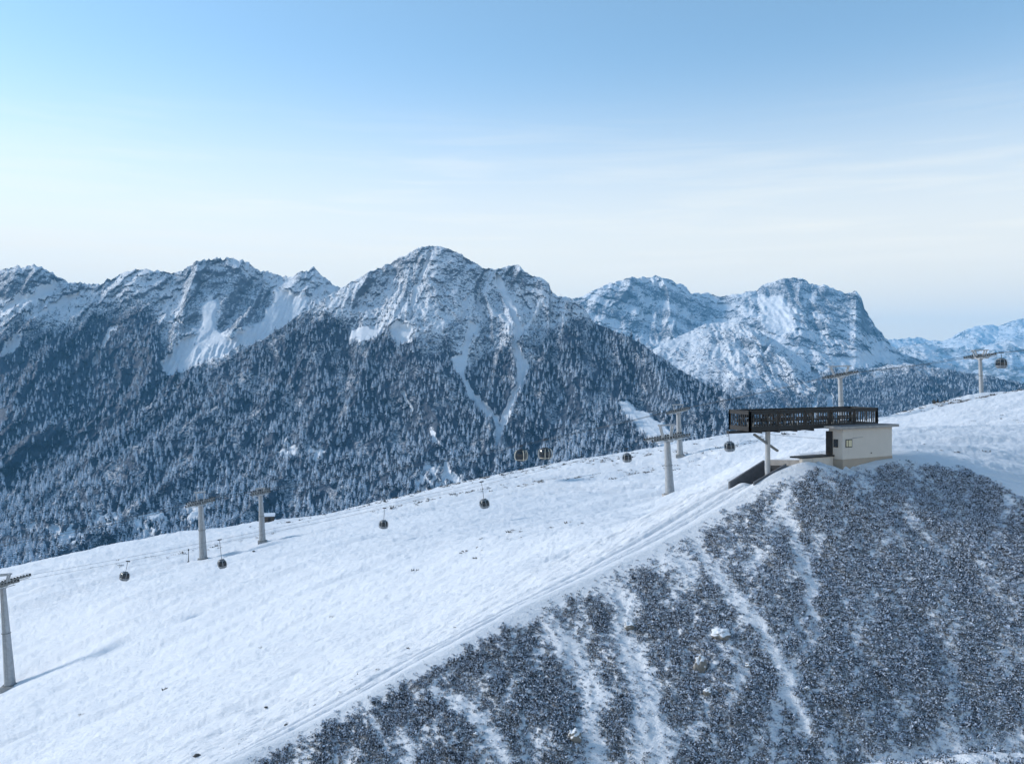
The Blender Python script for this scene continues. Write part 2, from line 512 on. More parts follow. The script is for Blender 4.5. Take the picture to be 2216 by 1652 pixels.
CLIFF3 = [[(970,690),(1010,680),(1012,735),(990,752),(950,745)], [(1030,700),(1060,680),(1095,705),(1105,745),(1060,755),(1028,745)],
          [(1080,585),(1115,575),(1150,592),(1190,615),(1195,635),(1150,630),(1100,610)]]
def fields_mid(px, py, v):
    wx, wy = warp(px, py, 6, 20, 201)
    sm = near_lines(wx, wy, [[(a, b, w*(1.0+0.45*(i % 3 == 1))) for i, (a, b, w) in enumerate(l)] for l in (CH_R, CH_L)])
    sm = np.maximum(sm, 0.8*near_lines(wx, wy, CH_S))
    cv = 0.3*sm; sm = np.clip(sm*(1.12+0.4*fbm(px/8, py/16, octv=3, seed=97)), 0, 1)
    sm = np.maximum(sm, near_poly_union(wx, wy, PATCH[:3], 4))
    sm = np.maximum(sm, 0.8*near_poly_union(wx, wy, PATCH[3:], 8)*sstep(-0.25, 0.15, fbm(px/16, py/16, octv=3, seed=88)))
    rk = 0.39+0.22*fbm(px/70, py/55, octv=4, seed=6)
    rk = np.maximum(rk, 0.62*near_poly_union(wx, wy, CLIFF3, 12))
    rk = rk+0.12*sstep(60, 0, np.hypot(px-960, (py-590)*1.2)-60)
    rk = rk*(1-sm)-0.6*sm
    tl = np.interp(px, [-300,330,500,640,700,760,830,900,960,1010,1060,1110,1160,1210,1260,1310,1400],
                       [700,700,700,690,700,735,745,752,770,780,778,770,745,725,700,690,690])
    fo = sstep(-125, 40, wy-tl+36*fbm(px/45, py/45, octv=3, seed=9))
    fo = fo*(0.72+0.28*sstep(-0.25, 0.25, fbm(px/38, py/50, octv=2, seed=77)+0.2))
    fo = np.clip(fo*(1-1.3*sm), 0, 1)
    return sm, cv, rk, fo
mid_mtn = make_mountain('mountain',
    [(-420,1150),(-200,1120),(0,1075),(120,1010),(230,940),(320,880),(375,835),(410,812),(460,790),(520,762),(580,728),(640,690),(690,655),(735,624),
     (780,600),(830,574),(870,555),(905,538),(928,530),(945,532),(985,546),(1015,562),(1040,578),(1060,584),(1085,580),(1115,572),(1128,577),(1135,588),
     (1165,600),(1188,612),(1192,628),(1205,640),(1235,648),(1262,662),(1280,690),(1310,708),(1350,725),(1400,752),(1450,785),(1510,820),(1560,845),
     (1610,868),(1660,890),(1750,925),(1900,985)],
    [(-420,1500),(0,1750),(400,2150),(735,2400),(930,2450),(1115,2400),(1260,2300),(1500,2000),(1900,1700)],
    [(-420,1290),(0,1262),(250,1215),(420,1180),(640,1155),(850,1112),(1110,1055),(1300,1020),(1560,980),(1700,985),(1900,1000)],
    [(-420,900),(0,1000),(400,1250),(1100,1500),(1500,1500),(1900,1500)],
    2.0, 330, mat_mtn, 23, 62, 24, 1/165.0, 1.15, 2.6, fields_mid, strata=(3, 20))

# --- right massif, its front shoulder, the wooded hill below it
CH_M = [[(1762,800,6),(1768,815,5),(1775,830,4),(1795,862,6),(1805,885,6)], [(1775,830,3),(1765,860,4),(1760,890,5)],
        [(1780,795,12),(1810,785,8)], [(1700,690,5),(1650,760,4)]]
def fields_mass(px, py, v):
    wx, wy = warp(px, py, 8, 26, 301)
    strat = np.sin((py*1.0-px*0.35+14*fbm(px/70, py/70, octv=3, seed=31))/6.5)
    sm = 0.6*near_poly_union(wx, wy, [[(1650,640),(1690,640),(1720,700),(1690,730),(1650,700)], [(1790,790),(1900,755),(1950,775),(1850,800)]], 10)
    rk = 0.51+0.20*strat+0.26*fbm(px/60, py/40, octv=4, seed=32)
    cl = [[(1830,630),(1868,645),(1895,705),(1900,720),(1865,700),(1840,665)], [(1655,615),(1700,605),(1740,620),(1745,660),(1700,670),(1680,650)],
          [(1490,640),(1540,650),(1550,690),(1510,690)], [(1760,640),(1830,650),(1850,700),(1800,710)], [(1390,730),(1440,740),(1430,770),(1400,765)]]
    rk = np.maximum(rk, 0.70*near_poly_union(wx, wy, cl, 12))
    rk = rk-0.5*sm
    fo = sstep(-30, 25, py-np.interp(px, [1200,1900,1980,2100,2300], [860,800,795,800,805])+14*fbm(px/40, py/40, octv=3, seed=33))*0.85
    return sm, 0.3*sm, rk, fo
mat_mass = snow_rock_material('snowy_rock_far', (0.12, 0.148, 0.188), 0.017, (0.012, 0.031, 0.064), 0.9)
massif = make_mountain('mountain',
    [(1000,720),(1150,680),(1225,650),(1262,640),(1300,621),(1350,604),(1390,599),(1420,597),(1450,603),(1485,620),(1496,634),(1530,632),(1560,642),(1600,636),
     (1640,626),(1655,612),(1685,603),(1722,597),(1740,602),(1750,612),(1790,618),(1815,628),(1838,634),(1852,630),(1864,645),(1870,665),(1885,690),(1900,712),
     (1925,742),(1950,764),(2000,778),(2060,792),(2120,808),(2215,828),(2330,850),(2500,880)],
    [(1000,5600),(1500,5900),(1850,5500),(2215,4600),(2500,4200)],
    [(1000,930),(2500,930)], [(1000,3900),(2500,3500)],
    2.2, 240, mat_mass, 37, 150, 45, 1/380.0, 1.2, 2.4, fields_mass, strata=(25, 62))
tag(massif['o'], kind='structure')
def fields_shoulder(px, py, v):
    wx, wy = warp(px, py, 7, 24, 401)
    sm = near_lines(wx, wy, CH_M)
    rk = 0.46+0.34*fbm(px/40, py/30, octv=4, seed=42)-0.7*sm
    fo = (0.15+0.85*sstep(-60, 50, py-np.interp(px, [1300,1500,1600,1700,1760,1800,1900], [850,830,835,845,838,790,795])+26*fbm(px/40, py/40, octv=3, seed=43)))
    fo = np.clip(fo+0.25*fbm(px/22, py/22, octv=3, seed=44), 0, 1)*(1-sm)
    return sm, sm, rk, fo
shoulder = make_mountain('mountain',
    [(1250,820),(1330,790),(1400,765),(1440,742),(1480,722),(1520,704),(1560,697),(1600,700),(1640,714),(1690,742),(1730,768),(1755,792),(1780,802),(1830,800),
     (1900,792),(1960,786),(2030,796),(2100,806),(2170,818),(2240,832),(2400,860)],
    [(1250,3900),(1560,4200),(1760,3700),(1950,3500),(2400,3000)],
    [(1250,960),(1700,930),(2400,930)], [(1250,2900),(2400,2500)],
    2.2, 190, mat_mass, 53, 110, 40, 1/330.0, 1.1, 1.6, fields_shoulder, strata=(14, 40))

# --- farthest ranges in the haze
def fields_far(px, py, v):
    rk = 0.42+0.3*fbm(px/30, py/25, octv=4, seed=62)
    return np.zeros_like(py), np.zeros_like(py), rk, np.zeros_like(py)
def fields_far2(px, py, v):
    fo = 0.45+0.5*fbm(px/35, py/22, octv=4, seed=66)+0.25*sstep(760, 800, py)
    return np.zeros_like(py), np.zeros_like(py), np.zeros_like(py)+0.4, np.clip(fo, 0, 1)
mat_far = snow_rock_material('snowy_rock_distant', (0.17, 0.18, 0.19), 0.004, (0.09, 0.10, 0.10), 0.8)
make_mountain('mountain', [(1700,760),(1880,740),(1925,735),(1960,730),(1985,728),(2010,735),(2050,738),(2085,716),(2110,706),(2140,704),(2160,706),(2180,696),(2215,688),(2260,672),(2330,665),(2450,690),(2600,680)],
    [(1700,14000),(2600,13000)], [(1700,830),(2600,830)], [(1700,11000),(2600,10500)], 2.2, 90, mat_far, 71, 500, 150, 1/1300.0, 1.0, 2.0, fields_far, back=(0.05, 0.55))
make_mountain('mountain', [(1700,790),(1900,765),(1960,748),(2000,742),(2040,752),(2100,760),(2150,742),(2190,732),(2215,735),(2260,725),(2350,740),(2600,760)],
    [(1700,9800),(2600,9300)], [(1700,870),(2600,870)], [(1700,7800),(2600,7400)], 2.2, 90, mat_far, 83, 300, 85, 1/900.0, 1.0, 1.2, fields_far2, back=(0.05, 0.55))

# valley floor reaching the horizon, under everything
vb = MB()
vb.add([(-12900,-2900,-720),(12900,-2900,-720),(12900,17400,-720),(-12900,17400,-720)], [(0,1,2,3)])
t = NT('valley_snow'); n = t.noise(0.004, 6, 0.6, t.coords())
t.color(t.mix(t.rng(n, 0.42, 0.6), SNOW, (0.10, 0.11, 0.10))); t.rough(0.9)
tag(vb.build('ground', t.m), kind='structure')

# ------------------------------------------------------------------ the snowy hill in front
CREST = [(250,1768,40.0),(400,1695,41.5),(530,1632,43),(660,1570,44.5),(800,1500,46),(901,1442,47.5),(1019,1380,49),(1151,1312,51),(1292,1243,53),(1400,1191,54.7),
         (1498,1140,56.3),(1608,1072,57.8),(1680,1026,58.4),(1743,1003,59.0),(1790,1004,59.4),(1824,1016,59.9),(1870,1006,61.2),(1926,992,62.6),(1975,992,63),(2019,995,62.8),(2082,1004,62),(2146,1032,60),
         (2215,1068,58),(2320,1120,56)]
crest_w = np.array([P(*c) for c in CREST])
EDGE = [(-250,1300,268),(0,1235,270),(120,1208,272),(250,1180,275),(340,1162,278),(420,1148,281),(520,1138,284),(600,1124,287),(680,1120,288),(760,1100,288),(850,1080,287),(930,1062,286),(1000,1045,284),
        (1110,1020,280),(1200,1003,275),(1300,988,270),(1380,975,266),(1450,962,262),(1560,943,256),(1700,930,250),(1800,920,246),(1900,905,240),(1980,886,237),(2050,870,235),(2130,858,232),(2215,848,230),(2450,825,226)]
A_PTS = list(CREST)+list(EDGE)+[(22,1478,170),(0,1330,215),(440,1208,225),(568,1172,232),(1472,986,240),(1450,1070,185),(275,1300,190),(800,1200,165),(800,1350,105),
        (400,1500,100),(500,1400,130),(100,1640,100),(-250,1600,150),(1100,1150,140),(1100,1250,80),(1300,1130,110),(600,1545,62),(560,1500,80),(1000,1320,66),(1250,1190,76),
        (1586,1041,63),(1640,1020,75),(1660,1036,60.3),(1450,1140,80),(1450,1112,115),(1450,1088,150),(1540,1064,150),(1650,985,130),(2000,978,78),(2000,945,130),(2120,905,180),(2250,900,170),(2215,985,85),(1850,960,100),(-300,1480,200)]
Apts = [tuple(P(*q)) for q in A_PTS]
for (x, y, dd) in EDGE:                                  # the ground drops away behind the visible brow
    q = P(x, y, dd); k = 1.30
    Apts.append((q.x*k, q.y*k, q.z-26)); Apts.append((q.x*1.75, q.y*1.75, q.z-95))
B_PTS = list(CREST)+[(560,1652,42.3),(800,1652,41),(1100,1652,40),(1500,1652,39.5),(1900,1652,39.5),(2215,1652,39.5),(400,1900,37),(800,1900,36.6),(1500,1900,36),(2215,1900,36),
        (1300,1450,45.6),(1700,1300,47.8),(2100,1300,47.5),(1800,1150,53.2),(2100,1150,53.4),(1550,1300,48.6),(1000,1530,43.7),(2400,1300,46.5),(2400,1652,39)]
fA = tps(Apts); fB = tps([tuple(P(*q)) for q in B_PTS])
def crest_y(x): return np.interp(x, crest_w[:, 0], crest_w[:, 1])
def hill_base(x, y):
    yc = crest_y(x)
    a = fA(x, y)+np.maximum(0, yc-5-y)*0.8
    b = fB(x, y)+np.maximum(0, y-yc-4)*0.8
    k = 0.35
    h = np.clip(0.5+0.5*(b-a)/k, 0, 1)
    return b*(1-h)+a*h-k*h*(1-h), np.where(a < b, 1.0, 0.0), y-yc
# snow groomer ruts: along the ridge and along the far brow
ridge_xy = [(p[0], p[1]) for p in crest_w[:14]]
def seg_dist(x, y, pts):
    best = np.full(x.shape, 1e9)
    for (x0, y0), (x1, y1) in zip(pts[:-1], pts[1:]):
        dx, dy = x1-x0, y1-y0
        t = np.clip(((x-x0)*dx+(y-y0)*dy)/(dx*dx+dy*dy), 0, 1)
        cr = dx*(y-y0)-dy*(x-x0)
        dd = np.hypot(x-x0-t*dx, y-y0-t*dy)
        best = np.where(dd < np.abs(best), np.where(cr >= 0, dd, -dd), best)
    return best
def road_xy(pts): return [(P(*q).x, P(*q).y) for q in pts]
ROADS = [road_xy([(-60,1268,225),(200,1232,232),(400,1200,238),(560,1176,243),(750,1135,246),(900,1098,248),(1100,1056,246),(1300,1022,240),(1500,985,232)]),
         road_xy([(-60,1290,210),(200,1255,217),(420,1222,222),(600,1185,226),(800,1146,228),(1000,1105,226),(1200,1062,220),(1400,1030,205)])]
def hill_detail(x, y, s, side):
    near = np.exp(-np.maximum(y-60, 0)/120.0)
    up = sstep(-0.3, 0.8, s)                          # 1 on the open snow slope
    # wind packed ripples, elongated along the slope
    ang = 0.12
    a = x*math.cos(ang)+y*math.sin(ang); b = -x*math.sin(ang)+y*math.cos(ang)
    z = up*(sstep(3.0, 7.0, s)*(0.145*fbm(a/2.4+0.4*perlin(a/6, b/6, seed=505), b/0.9, octv=4, seed=501, gain=0.66)+0.30*fbm(a/14, b/3.6, octv=3, seed=507))+0.75*fbm(a/30, b/7.0, octv=5, seed=521)*(0.35+0.65*sstep(0, 14, s))
            +0.3*fbm(x/60, y/45, octv=3, seed=531)*sstep(5, 40, s))
    # ruts by the ridge
    w = seg_dist(x, y, ridge_xy)
    w = w+0.15*perlin(x/11.0, y/11.0, seed=541)
    amp = 0.75+0.25*perlin(x/5.1, y/5.1, seed=543)
    for off, wd, dp in ((1.15,0.20,0.16),(2.05,0.20,0.18),(3.3,0.22,0.20),(4.2,0.2,0.12)):
        e = (w-off)/wd
        z = z-dp*np.exp(-e*e)*(0.5+0.5*amp)+dp*0.5*np.exp(-((np.abs(e)-2.0)**2))*up
    z = z+0.05*fbm(x/0.7, y/0.7, octv=3, seed=545)*sstep(0.3, 1.0, w)*sstep(6, 4.5, w)
    z = z+0.16*np.exp(-((w-0.25)/0.55)**2)            # wind lip on the crest
    for R in ROADS:
        q = seg_dist(x, y, R)+0.6*perlin(x/14, y/14, seed=551)
        for off, wd, dp in ((-2.4,0.9,0.8),(0.0,0.6,0.35),(2.2,0.9,0.8),(5.0,1.1,0.7)):
            e = (q-off)/wd
            z = z-dp*np.exp(-e*e)
    # bushy slope: lumpy with shallow gullies running down it
    dn = sstep(0.0, 2.5, -s)
    z = z+dn*(0.24*fbm(x/2.1+s*0.12, s/7.0, octv=3, seed=561)+0.055*fbm(x/0.5, y/0.5, octv=3, seed=563))
    # the cutting in front of the underpass
    tq = sstep(15.6, 18.0, x)*sstep(58.9, 59.5, y-0.10*(x-16))*sstep(62.6, 62.1, y+0.42*np.maximum(0, x-17.5))*sstep(20.6, 20.0, x)
    z = z-1.1*tq
    return z
def hill(x, y):
    x = np.asarray(x, float); y = np.asarray(y, float)
    b, side, s = hill_base(x, y)
    return b+hill_detail(x, y, s, side)
def hz(x, y): return float(hill(np.array([x]), np.array([y]))[0])

t = NT('hill_snow')
v = t.coords()
n1 = t.noise(1.5, 8, 0.6, t.coords((0.55, 1.3, 1), (0, 0, 0.42))); n2 = t.noise(11, 5, 0.65, v)
heath = t.attr('heath')
hm = t.rng(t.math('ADD', heath, t.math('MULTIPLY', t.math('SUBTRACT', n2, 0.5), 1.3)), 0.55, 0.85, 0, 0.8)
t.color(t.mix(hm, SNOW, (0.09, 0.085, 0.075))); t.rough(0.75)
t.b.inputs['Subsurface Weight'].default_value = 0.0
t.bump(t.math('ADD', n1, t.math('MULTIPLY', n2, 0.3)), 0.6, 0.5)
mat_hill = t.m

STREAKS = [[(1680,1088,10),(1714,1130,14),(1722,1189,16),(1760,1257,14),(1748,1291,10),(1760,1342,9),(1769,1384,5)],
           [(1498,1160,12),(1536,1223,16),(1587,1291,20),(1637,1346,18),(1671,1397,16),(1701,1452,18),(1705,1503,12),(1735,1550,14),(1745,1580,8)],
           [(1290,1262,26),(1362,1304,30),(1340,1355,24),(1362,1418,30),(1392,1482,34),(1409,1588,36),(1421,1660,40)],
           [(941,1493,12),(999,1524,18),(1042,1563,18),(1073,1606,18),(1093,1660,18)],
           [(1195,1350,26),(1253,1430,30),(1290,1500,30),(1273,1563,20),(1298,1640,24)],
           [(796,1548,8),(820,1587,10)], [(1934,1092,8),(2019,1164,12),(2050,1220,6)], [(1400,1205,30),(1480,1210,26),(1500,1250,20)],
           [(2100,1010,12),(2180,1052,9),(2230,1075,14)], [(1960,1005,14),(2020,1050,10),(2060,1110,10)], [(1860,1015,12),(1880,1060,8)],
           [(1900,1652,20),(2100,1605,26),(2230,1600,30)]]
STREAKS_W = [[(*( (P(a, b, 45).x, b) ), w) for a, b, w in s] for s in STREAKS]
def heath_density(px, py, s):
    wx, wy = warp(px, py, 9, 30, 601)
    wx, wy = warp(wx, wy, 8, 9, 604)
    bare = np.zeros(px.shape)
    for st in STREAKS: bare = np.maximum(bare, 1-sstep(0.15, 1.6, poly_dist(wx, wy, st)))
    n = fbm(px/55+py/140, py/120-px/300, octv=4, seed=611, gain=0.6)
    n2 = fbm(px/12, py/12, octv=3, seed=613)
    den = 0.76+0.06*sstep(1500, 1900, px)+0.58*n+0.55*n2
    den = np.clip(den+0.06*sstep(1600, 2000, px), 0.14, 1)*(1-0.76*bare*(1-0.5*sstep(1700, 2100, px)))
    return den*sstep(0.0, 1.7, -s+0.9*perlin(px/25, py/25, seed=617))

rows = np.concatenate([np.linspace(26, 37, 26)[:-1], np.linspace(37, 66, 330)[:-1], np.geomspace(66, 300, 250)[:-1], np.geomspace(300, 560, 26)])
cols = (np.arange(-260, 2480, 2.55)-CX)/F
HX = cols[None]*rows[:, None]; HY = np.broadcast_to(rows[:, None], HX.shape).copy()
hb, hside, hs = hill_base(HX, HY)
HZ = hb+hill_detail(HX, HY, hs, hside)
hpx = CX+F*HX/HY; hpy = CY-F*HZ/HY
hd = heath_density(hpx, hpy, hs)
hill_o = tag(grid_mesh('snow_hill', HX, HY, HZ, mat_hill, {'heath': hd}), kind='structure')

# ------------------------------------------------------------------ scattering (one object carries points and its own plant shapes)
def scatter_object(name, variants, mats, pts, rots, scls, vids, label=None):
    """variants: list of (verts, faces, mat idx). Points are loose vertices; geometry nodes put a variant on each."""
    V, Fc, Mi, isp, var = [], [], [], [], []
    for k, (vs, fs, mi) in enumerate(variants):
        b = len(V); V += [tuple(p) for p in vs]; Fc += [tuple(b+i for i in f) for f in fs]; Mi += list(mi); isp += [0]*len(vs); var += [k]*len(vs)
    nb = len(V); n = len(pts)
    me = bpy.data.meshes.new(name)
    me.from_pydata(V, [], Fc)
    me.vertices.add(n)
    co = np.zeros((nb+n, 3), np.float32); co[:nb] = np.array(V, np.float32); co[nb:] = pts
    me.vertices.foreach_set('co', co.ravel())
    me.polygons.foreach_set('material_index', Mi)
    for m in mats: me.materials.append(m)
    def at(nm, ty, arr, field='value'):
        a = me.attributes.new(nm, ty, 'POINT'); a.data.foreach_set(field, np.ascontiguousarray(arr).ravel())
    at('is_point', 'FLOAT', np.concatenate([np.zeros(nb), np.ones(n)]).astype(np.float32))
    at('variant', 'INT', np.concatenate([np.array(var), vids]).astype(np.int32))
    r = np.zeros((nb+n, 3), np.float32); r[nb:] = rots; at('rot', 'FLOAT_VECTOR', r, 'vector')
    s = np.ones((nb+n, 3), np.float32); s[nb:] = scls; at('scl', 'FLOAT_VECTOR', s, 'vector')
    me.update()
    o = bpy.data.objects.new(name, me); COL.objects.link(o)
    ng = bpy.data.node_groups.new(name+'_scatter', 'GeometryNodeTree')
    ng.interface.new_socket('Geometry', in_out='INPUT', socket_type='NodeSocketGeometry')
    ng.interface.new_socket('Geometry', in_out='OUTPUT', socket_type='NodeSocketGeometry')
    N, L = ng.nodes, ng.links
    gi, go = N.new('NodeGroupInput'), N.new('NodeGroupOutput')
    def named(nm, ty):
        a = N.new('GeometryNodeInputNamedAttribute'); a.data_type = ty; a.inputs[0].default_value = nm
        return a.outputs[0]
    cmp_ = N.new('FunctionNodeCompare'); cmp_.data_type = 'FLOAT'; cmp_.operation = 'GREATER_THAN'
    L.new(named('is_point', 'FLOAT'), cmp_.inputs[0]); cmp_.inputs[1].default_value = 0.5
    sep = N.new('GeometryNodeSeparateGeometry'); sep.domain = 'POINT'
    L.new(gi.outputs[0], sep.inputs['Geometry']); L.new(cmp_.outputs[0], sep.inputs['Selection'])
    g2i = N.new('GeometryNodeGeometryToInstance')
    for k in reversed(range(len(variants))):
        c2 = N.new('FunctionNodeCompare'); c2.data_type = 'INT'; c2.operation = 'EQUAL'
        ia = [s_ for s_ in c2.inputs if s_.type == 'INT']
        L.new(named('variant', 'INT'), ia[0]); ia[1].default_value = k
        s2 = N.new('GeometryNodeSeparateGeometry'); s2.domain = 'POINT'
        L.new(sep.outputs['Inverted'], s2.inputs['Geometry']); L.new(c2.outputs[0], s2.inputs['Selection'])
        L.new(s2.outputs['Selection'], g2i.inputs[0])
    iop = N.new('GeometryNodeInstanceOnPoints')
    L.new(sep.outputs['Selection'], iop.inputs['Points']); L.new(g2i.outputs[0], iop.inputs['Instance'])
    iop.inputs['Pick Instance'].default_value = True
    L.new(named('variant', 'INT'), iop.inputs['Instance Index'])
    L.new(named('rot', 'FLOAT_VECTOR'), iop.inputs['Rotation']); L.new(named('scl', 'FLOAT_VECTOR'), iop.inputs['Scale'])
    L.new(iop.outputs[0], go.inputs[0])
    md = o.modifiers.new('scatter', 'NODES'); md.node_group = ng
    tag(o, label=label, kind='stuff')
    return o

# ---- frosted heath bushes on the shady slope
t = NT('heath_leaf'); oi = t.n.new('ShaderNodeObjectInfo')
t.color(t.mix(t.rng(oi.outputs['Random'], 0, 1, 0, 1, False), (0.010, 0.017, 0.027), (0.032, 0.038, 0.045))); t.rough(0.7)
M['leaf'] = t.m
M['frost'] = plain('frost', (0.62, 0.70, 0.82), 0.8, 0, 0.05, 3)
def bush_variant(seed, n=30, frost=0.3):
    r = random.Random(seed); vs, fs, mi = [], [], []
    for i in range(n):
        th = r.uniform(0, 2*math.pi); el = math.asin(r.uniform(0.0, 1)); rad = r.uniform(0.45, 1.0)
        c = Vector((math.cos(th)*math.cos(el), math.sin(th)*math.cos(el), math.sin(el)*0.85))*rad
        out = (c+Vector((r.uniform(-.4,.4), r.uniform(-.4,.4), r.uniform(0,.5)))).normalized()
        side = out.cross(Vector((r.uniform(-1,1), r.uniform(-1,1), r.uniform(-1,1)))).normalized()
        w, l = r.uniform(0.13, 0.24), r.uniform(0.30, 0.52)
        b = len(vs)
        vs += [c-out*l*0.4, c+side*w, c+out*l*0.6, c-side*w]
        fs.append((b, b+1, b+2, b+3)); mi.append(1 if (r.random() < frost*(0.5+el)) else 0)
    return vs, fs, mi
variants = [bush_variant(s, 30, f) for s, f in ((1,0.22),(2,0.30),(3,0.46),(4,0.26),(5,0.70))]
N_TRY = 700000
ri = RNG.uniform(0, 1, N_TRY); ci = RNG.uniform(-200, 2420, N_TRY)
yy = 33+ (63.5-33)*ri
xx = (ci-CX)/F*yy
b_, sd_, s_ = hill_base(xx, yy)
keep = (s_ < 0.3)
xx, yy, s_ = xx[keep], yy[keep], s_[keep]
zz = hill(xx, yy)
ppx = CX+F*xx/yy; ppy = CY-F*zz/yy
den = heath_density(ppx, ppy, s_)
area = yy/60.0
keep = RNG.uniform(0, 1, len(xx)) < den**1.45*area*0.66
keep &= (ppy < 1740)
# bushes do not grow inside the hut and its walls
lx_ = (xx-22.62)*0.8328+(yy-60.62)*0.5536; ly_ = -(xx-22.62)*0.5536+(yy-60.62)*0.8328
keep &= ~((lx_ > -4.6) & (lx_ < 5.9) & (ly_ > -0.12))
xx, yy, zz, den = xx[keep], yy[keep], zz[keep], den[keep]
n = len(xx)
sc = np.clip(RNG.gamma(5.0, 0.0135, n), 0.035, 0.18)*(0.8+0.35*den)
pts = np.stack([xx, yy, zz+0.01], -1)
rot = np.zeros((n, 3)); rot[:, 2] = RNG.uniform(0, 6.28, n); rot[:, 0] = RNG.uniform(0.1, 0.45, n); rot[:, 1] = RNG.uniform(-0.2, 0.2, n)
# tilt first around x towards the viewer side, spin is random
scatter_object('heath_bushes', variants, [M['leaf'], M['frost']], pts, rot, np.stack([sc*1.1, sc*1.1, sc], -1), np.where(RNG.uniform(0, 1, n) < 0.50*sstep(3, 16, xx), RNG.choice([2, 4], n), RNG.choice(5, n, p=[.30,.24,.18,.20,.08])),
               'low frosted heath bushes covering the shady slope')
print('bushes', n)

# ---- dark grass tufts poking out of the snow on the open slope
def tuft_variant(seed):
    r = random.Random(seed); vs, fs = [], []
    for i in range(16):
        th = r.uniform(0, 6.28); b = Vector((r.uniform(-.5,.5), r.uniform(-.5,.5), -0.1)); tip = b+Vector((math.cos(th)*.35, math.sin(th)*.35, r.uniform(.3,.8)))
        s = Vector((-math.sin(th), math.cos(th), 0))*0.09
        k = len(vs); vs += [b-s, b+s, tip]; fs.append((k, k+1, k+2))
    return vs, fs, [0]*len(fs)
M['tuft'] = plain('dry_grass', (0.07, 0.06, 0.045), 0.9, 0, 0.3, 1)
tx, ty = [], []
def strew(pts, n, spread):
    pts = np.array([P(*q)[:2] for q in pts])
    k = RNG.integers(0, len(pts)-1, n); f = RNG.uniform(0, 1, n)
    # clumped along the line
    f = (f+0.25*np.sin(f*37))%1
    p = pts[k]*(1-f[:, None])+pts[k+1]*f[:, None]
    tx.extend(p[:, 0]+RNG.normal(0, spread, n)*1.8); ty.extend(p[:, 1]+RNG.normal(0, spread, n))
strew([(620,1150,270),(800,1105,272),(950,1070,272),(1100,1033,268),(1300,1000,258),(1480,970,248)], 520, 4)
strew([(850,1115,245),(1000,1092,240),(1180,1050,236),(1350,1025,230),(1500,1000,225)], 200, 3)
strew([(1950,905,222),(2040,884,222),(2120,868,220),(2215,856,220)], 260, 4)
strew([(1950,930,170),(2100,905,160),(2215,890,160)], 60, 9)
strew([(1560,960,238),(1640,950,235),(1700,945,232)], 70, 3)
strew([(2000,985,75),(2100,985,80),(2200,1000,80)], 40, 2.2)
strew([(1000,1190,120),(1150,1120,135),(1250,1110,140)], 30, 4)
strew([(200,1230,240),(450,1200,238),(620,1165,250)], 60, 3)
strew([(560,1600,50),(800,1470,54),(1000,1370,56)], 22, 1.6)
strew([(100,1500,140),(500,1380,130),(900,1250,130)], 12, 14)
tx, ty = np.array(tx), np.array(ty); tz = hill(tx, ty); n = len(tx)
sc = RNG.gamma(2.2, 0.16, n)*np.clip(ty/170, 0.28, 1.15)+0.05
rot = np.zeros((n, 3)); rot[:, 2] = RNG.uniform(0, 6.28, n)
scatter_object('grass_tufts', [tuft_variant(s) for s in (1,2,3)], [M['tuft']], np.stack([tx, ty, tz], -1), rot,
               np.stack([sc*1.9, sc*1.3, sc*0.65], -1), RNG.integers(0, 3, n), 'dry grass tufts poking through the open snow slope')

# ------------------------------------------------------------------ forest
t = NT('snowy_spruce'); oi = t.n.new('ShaderNodeObjectInfo')
nz = t.normal_z(); nn = t.noise(8.0, 3, 0.6, t.coords())
g = t.mix(t.rng(oi.outputs['Random'], 0, 1, 0, 1, False), (0.004, 0.017, 0.046), (0.010, 0.030, 0.066))
sn = t.math('ADD', t.math('MULTIPLY', nz, 0.9), t.math('MULTIPLY', t.math('SUBTRACT', nn, 0.5), 1.7))
sn = t.math('ADD', sn, t.math('MULTIPLY', t.math('SUBTRACT', oi.outputs['Random'], 0.5), 0.25))
oz = t.n.new('ShaderNodeSeparateXYZ'); otc = t.n.new('ShaderNodeTexCoord'); t.l.new(otc.outputs['Object'], oz.inputs[0])
sn = t.math('ADD', sn, t.math('MULTIPLY', t.math('SUBTRACT', oz.outputs['Z'], 0.5), 0.55))   # rime is heaviest on the exposed tops
ob_n = t.noise(0.011, 3, 0.6, oi.outputs['Location'])
sn = t.math('ADD', sn, t.math('MULTIPLY', t.math('SUBTRACT', ob_n, 0.5), 0.8))
t.color(t.mix(t.rng(sn, 0.43, 0.60, 0, 1.0), g, (0.66, 0.75, 0.87))); t.rough(0.8)
M['spruce'] = t.m
M['bark'] = plain('bark', (0.06, 0.045, 0.035), 0.9, 0, 0.3, 2)
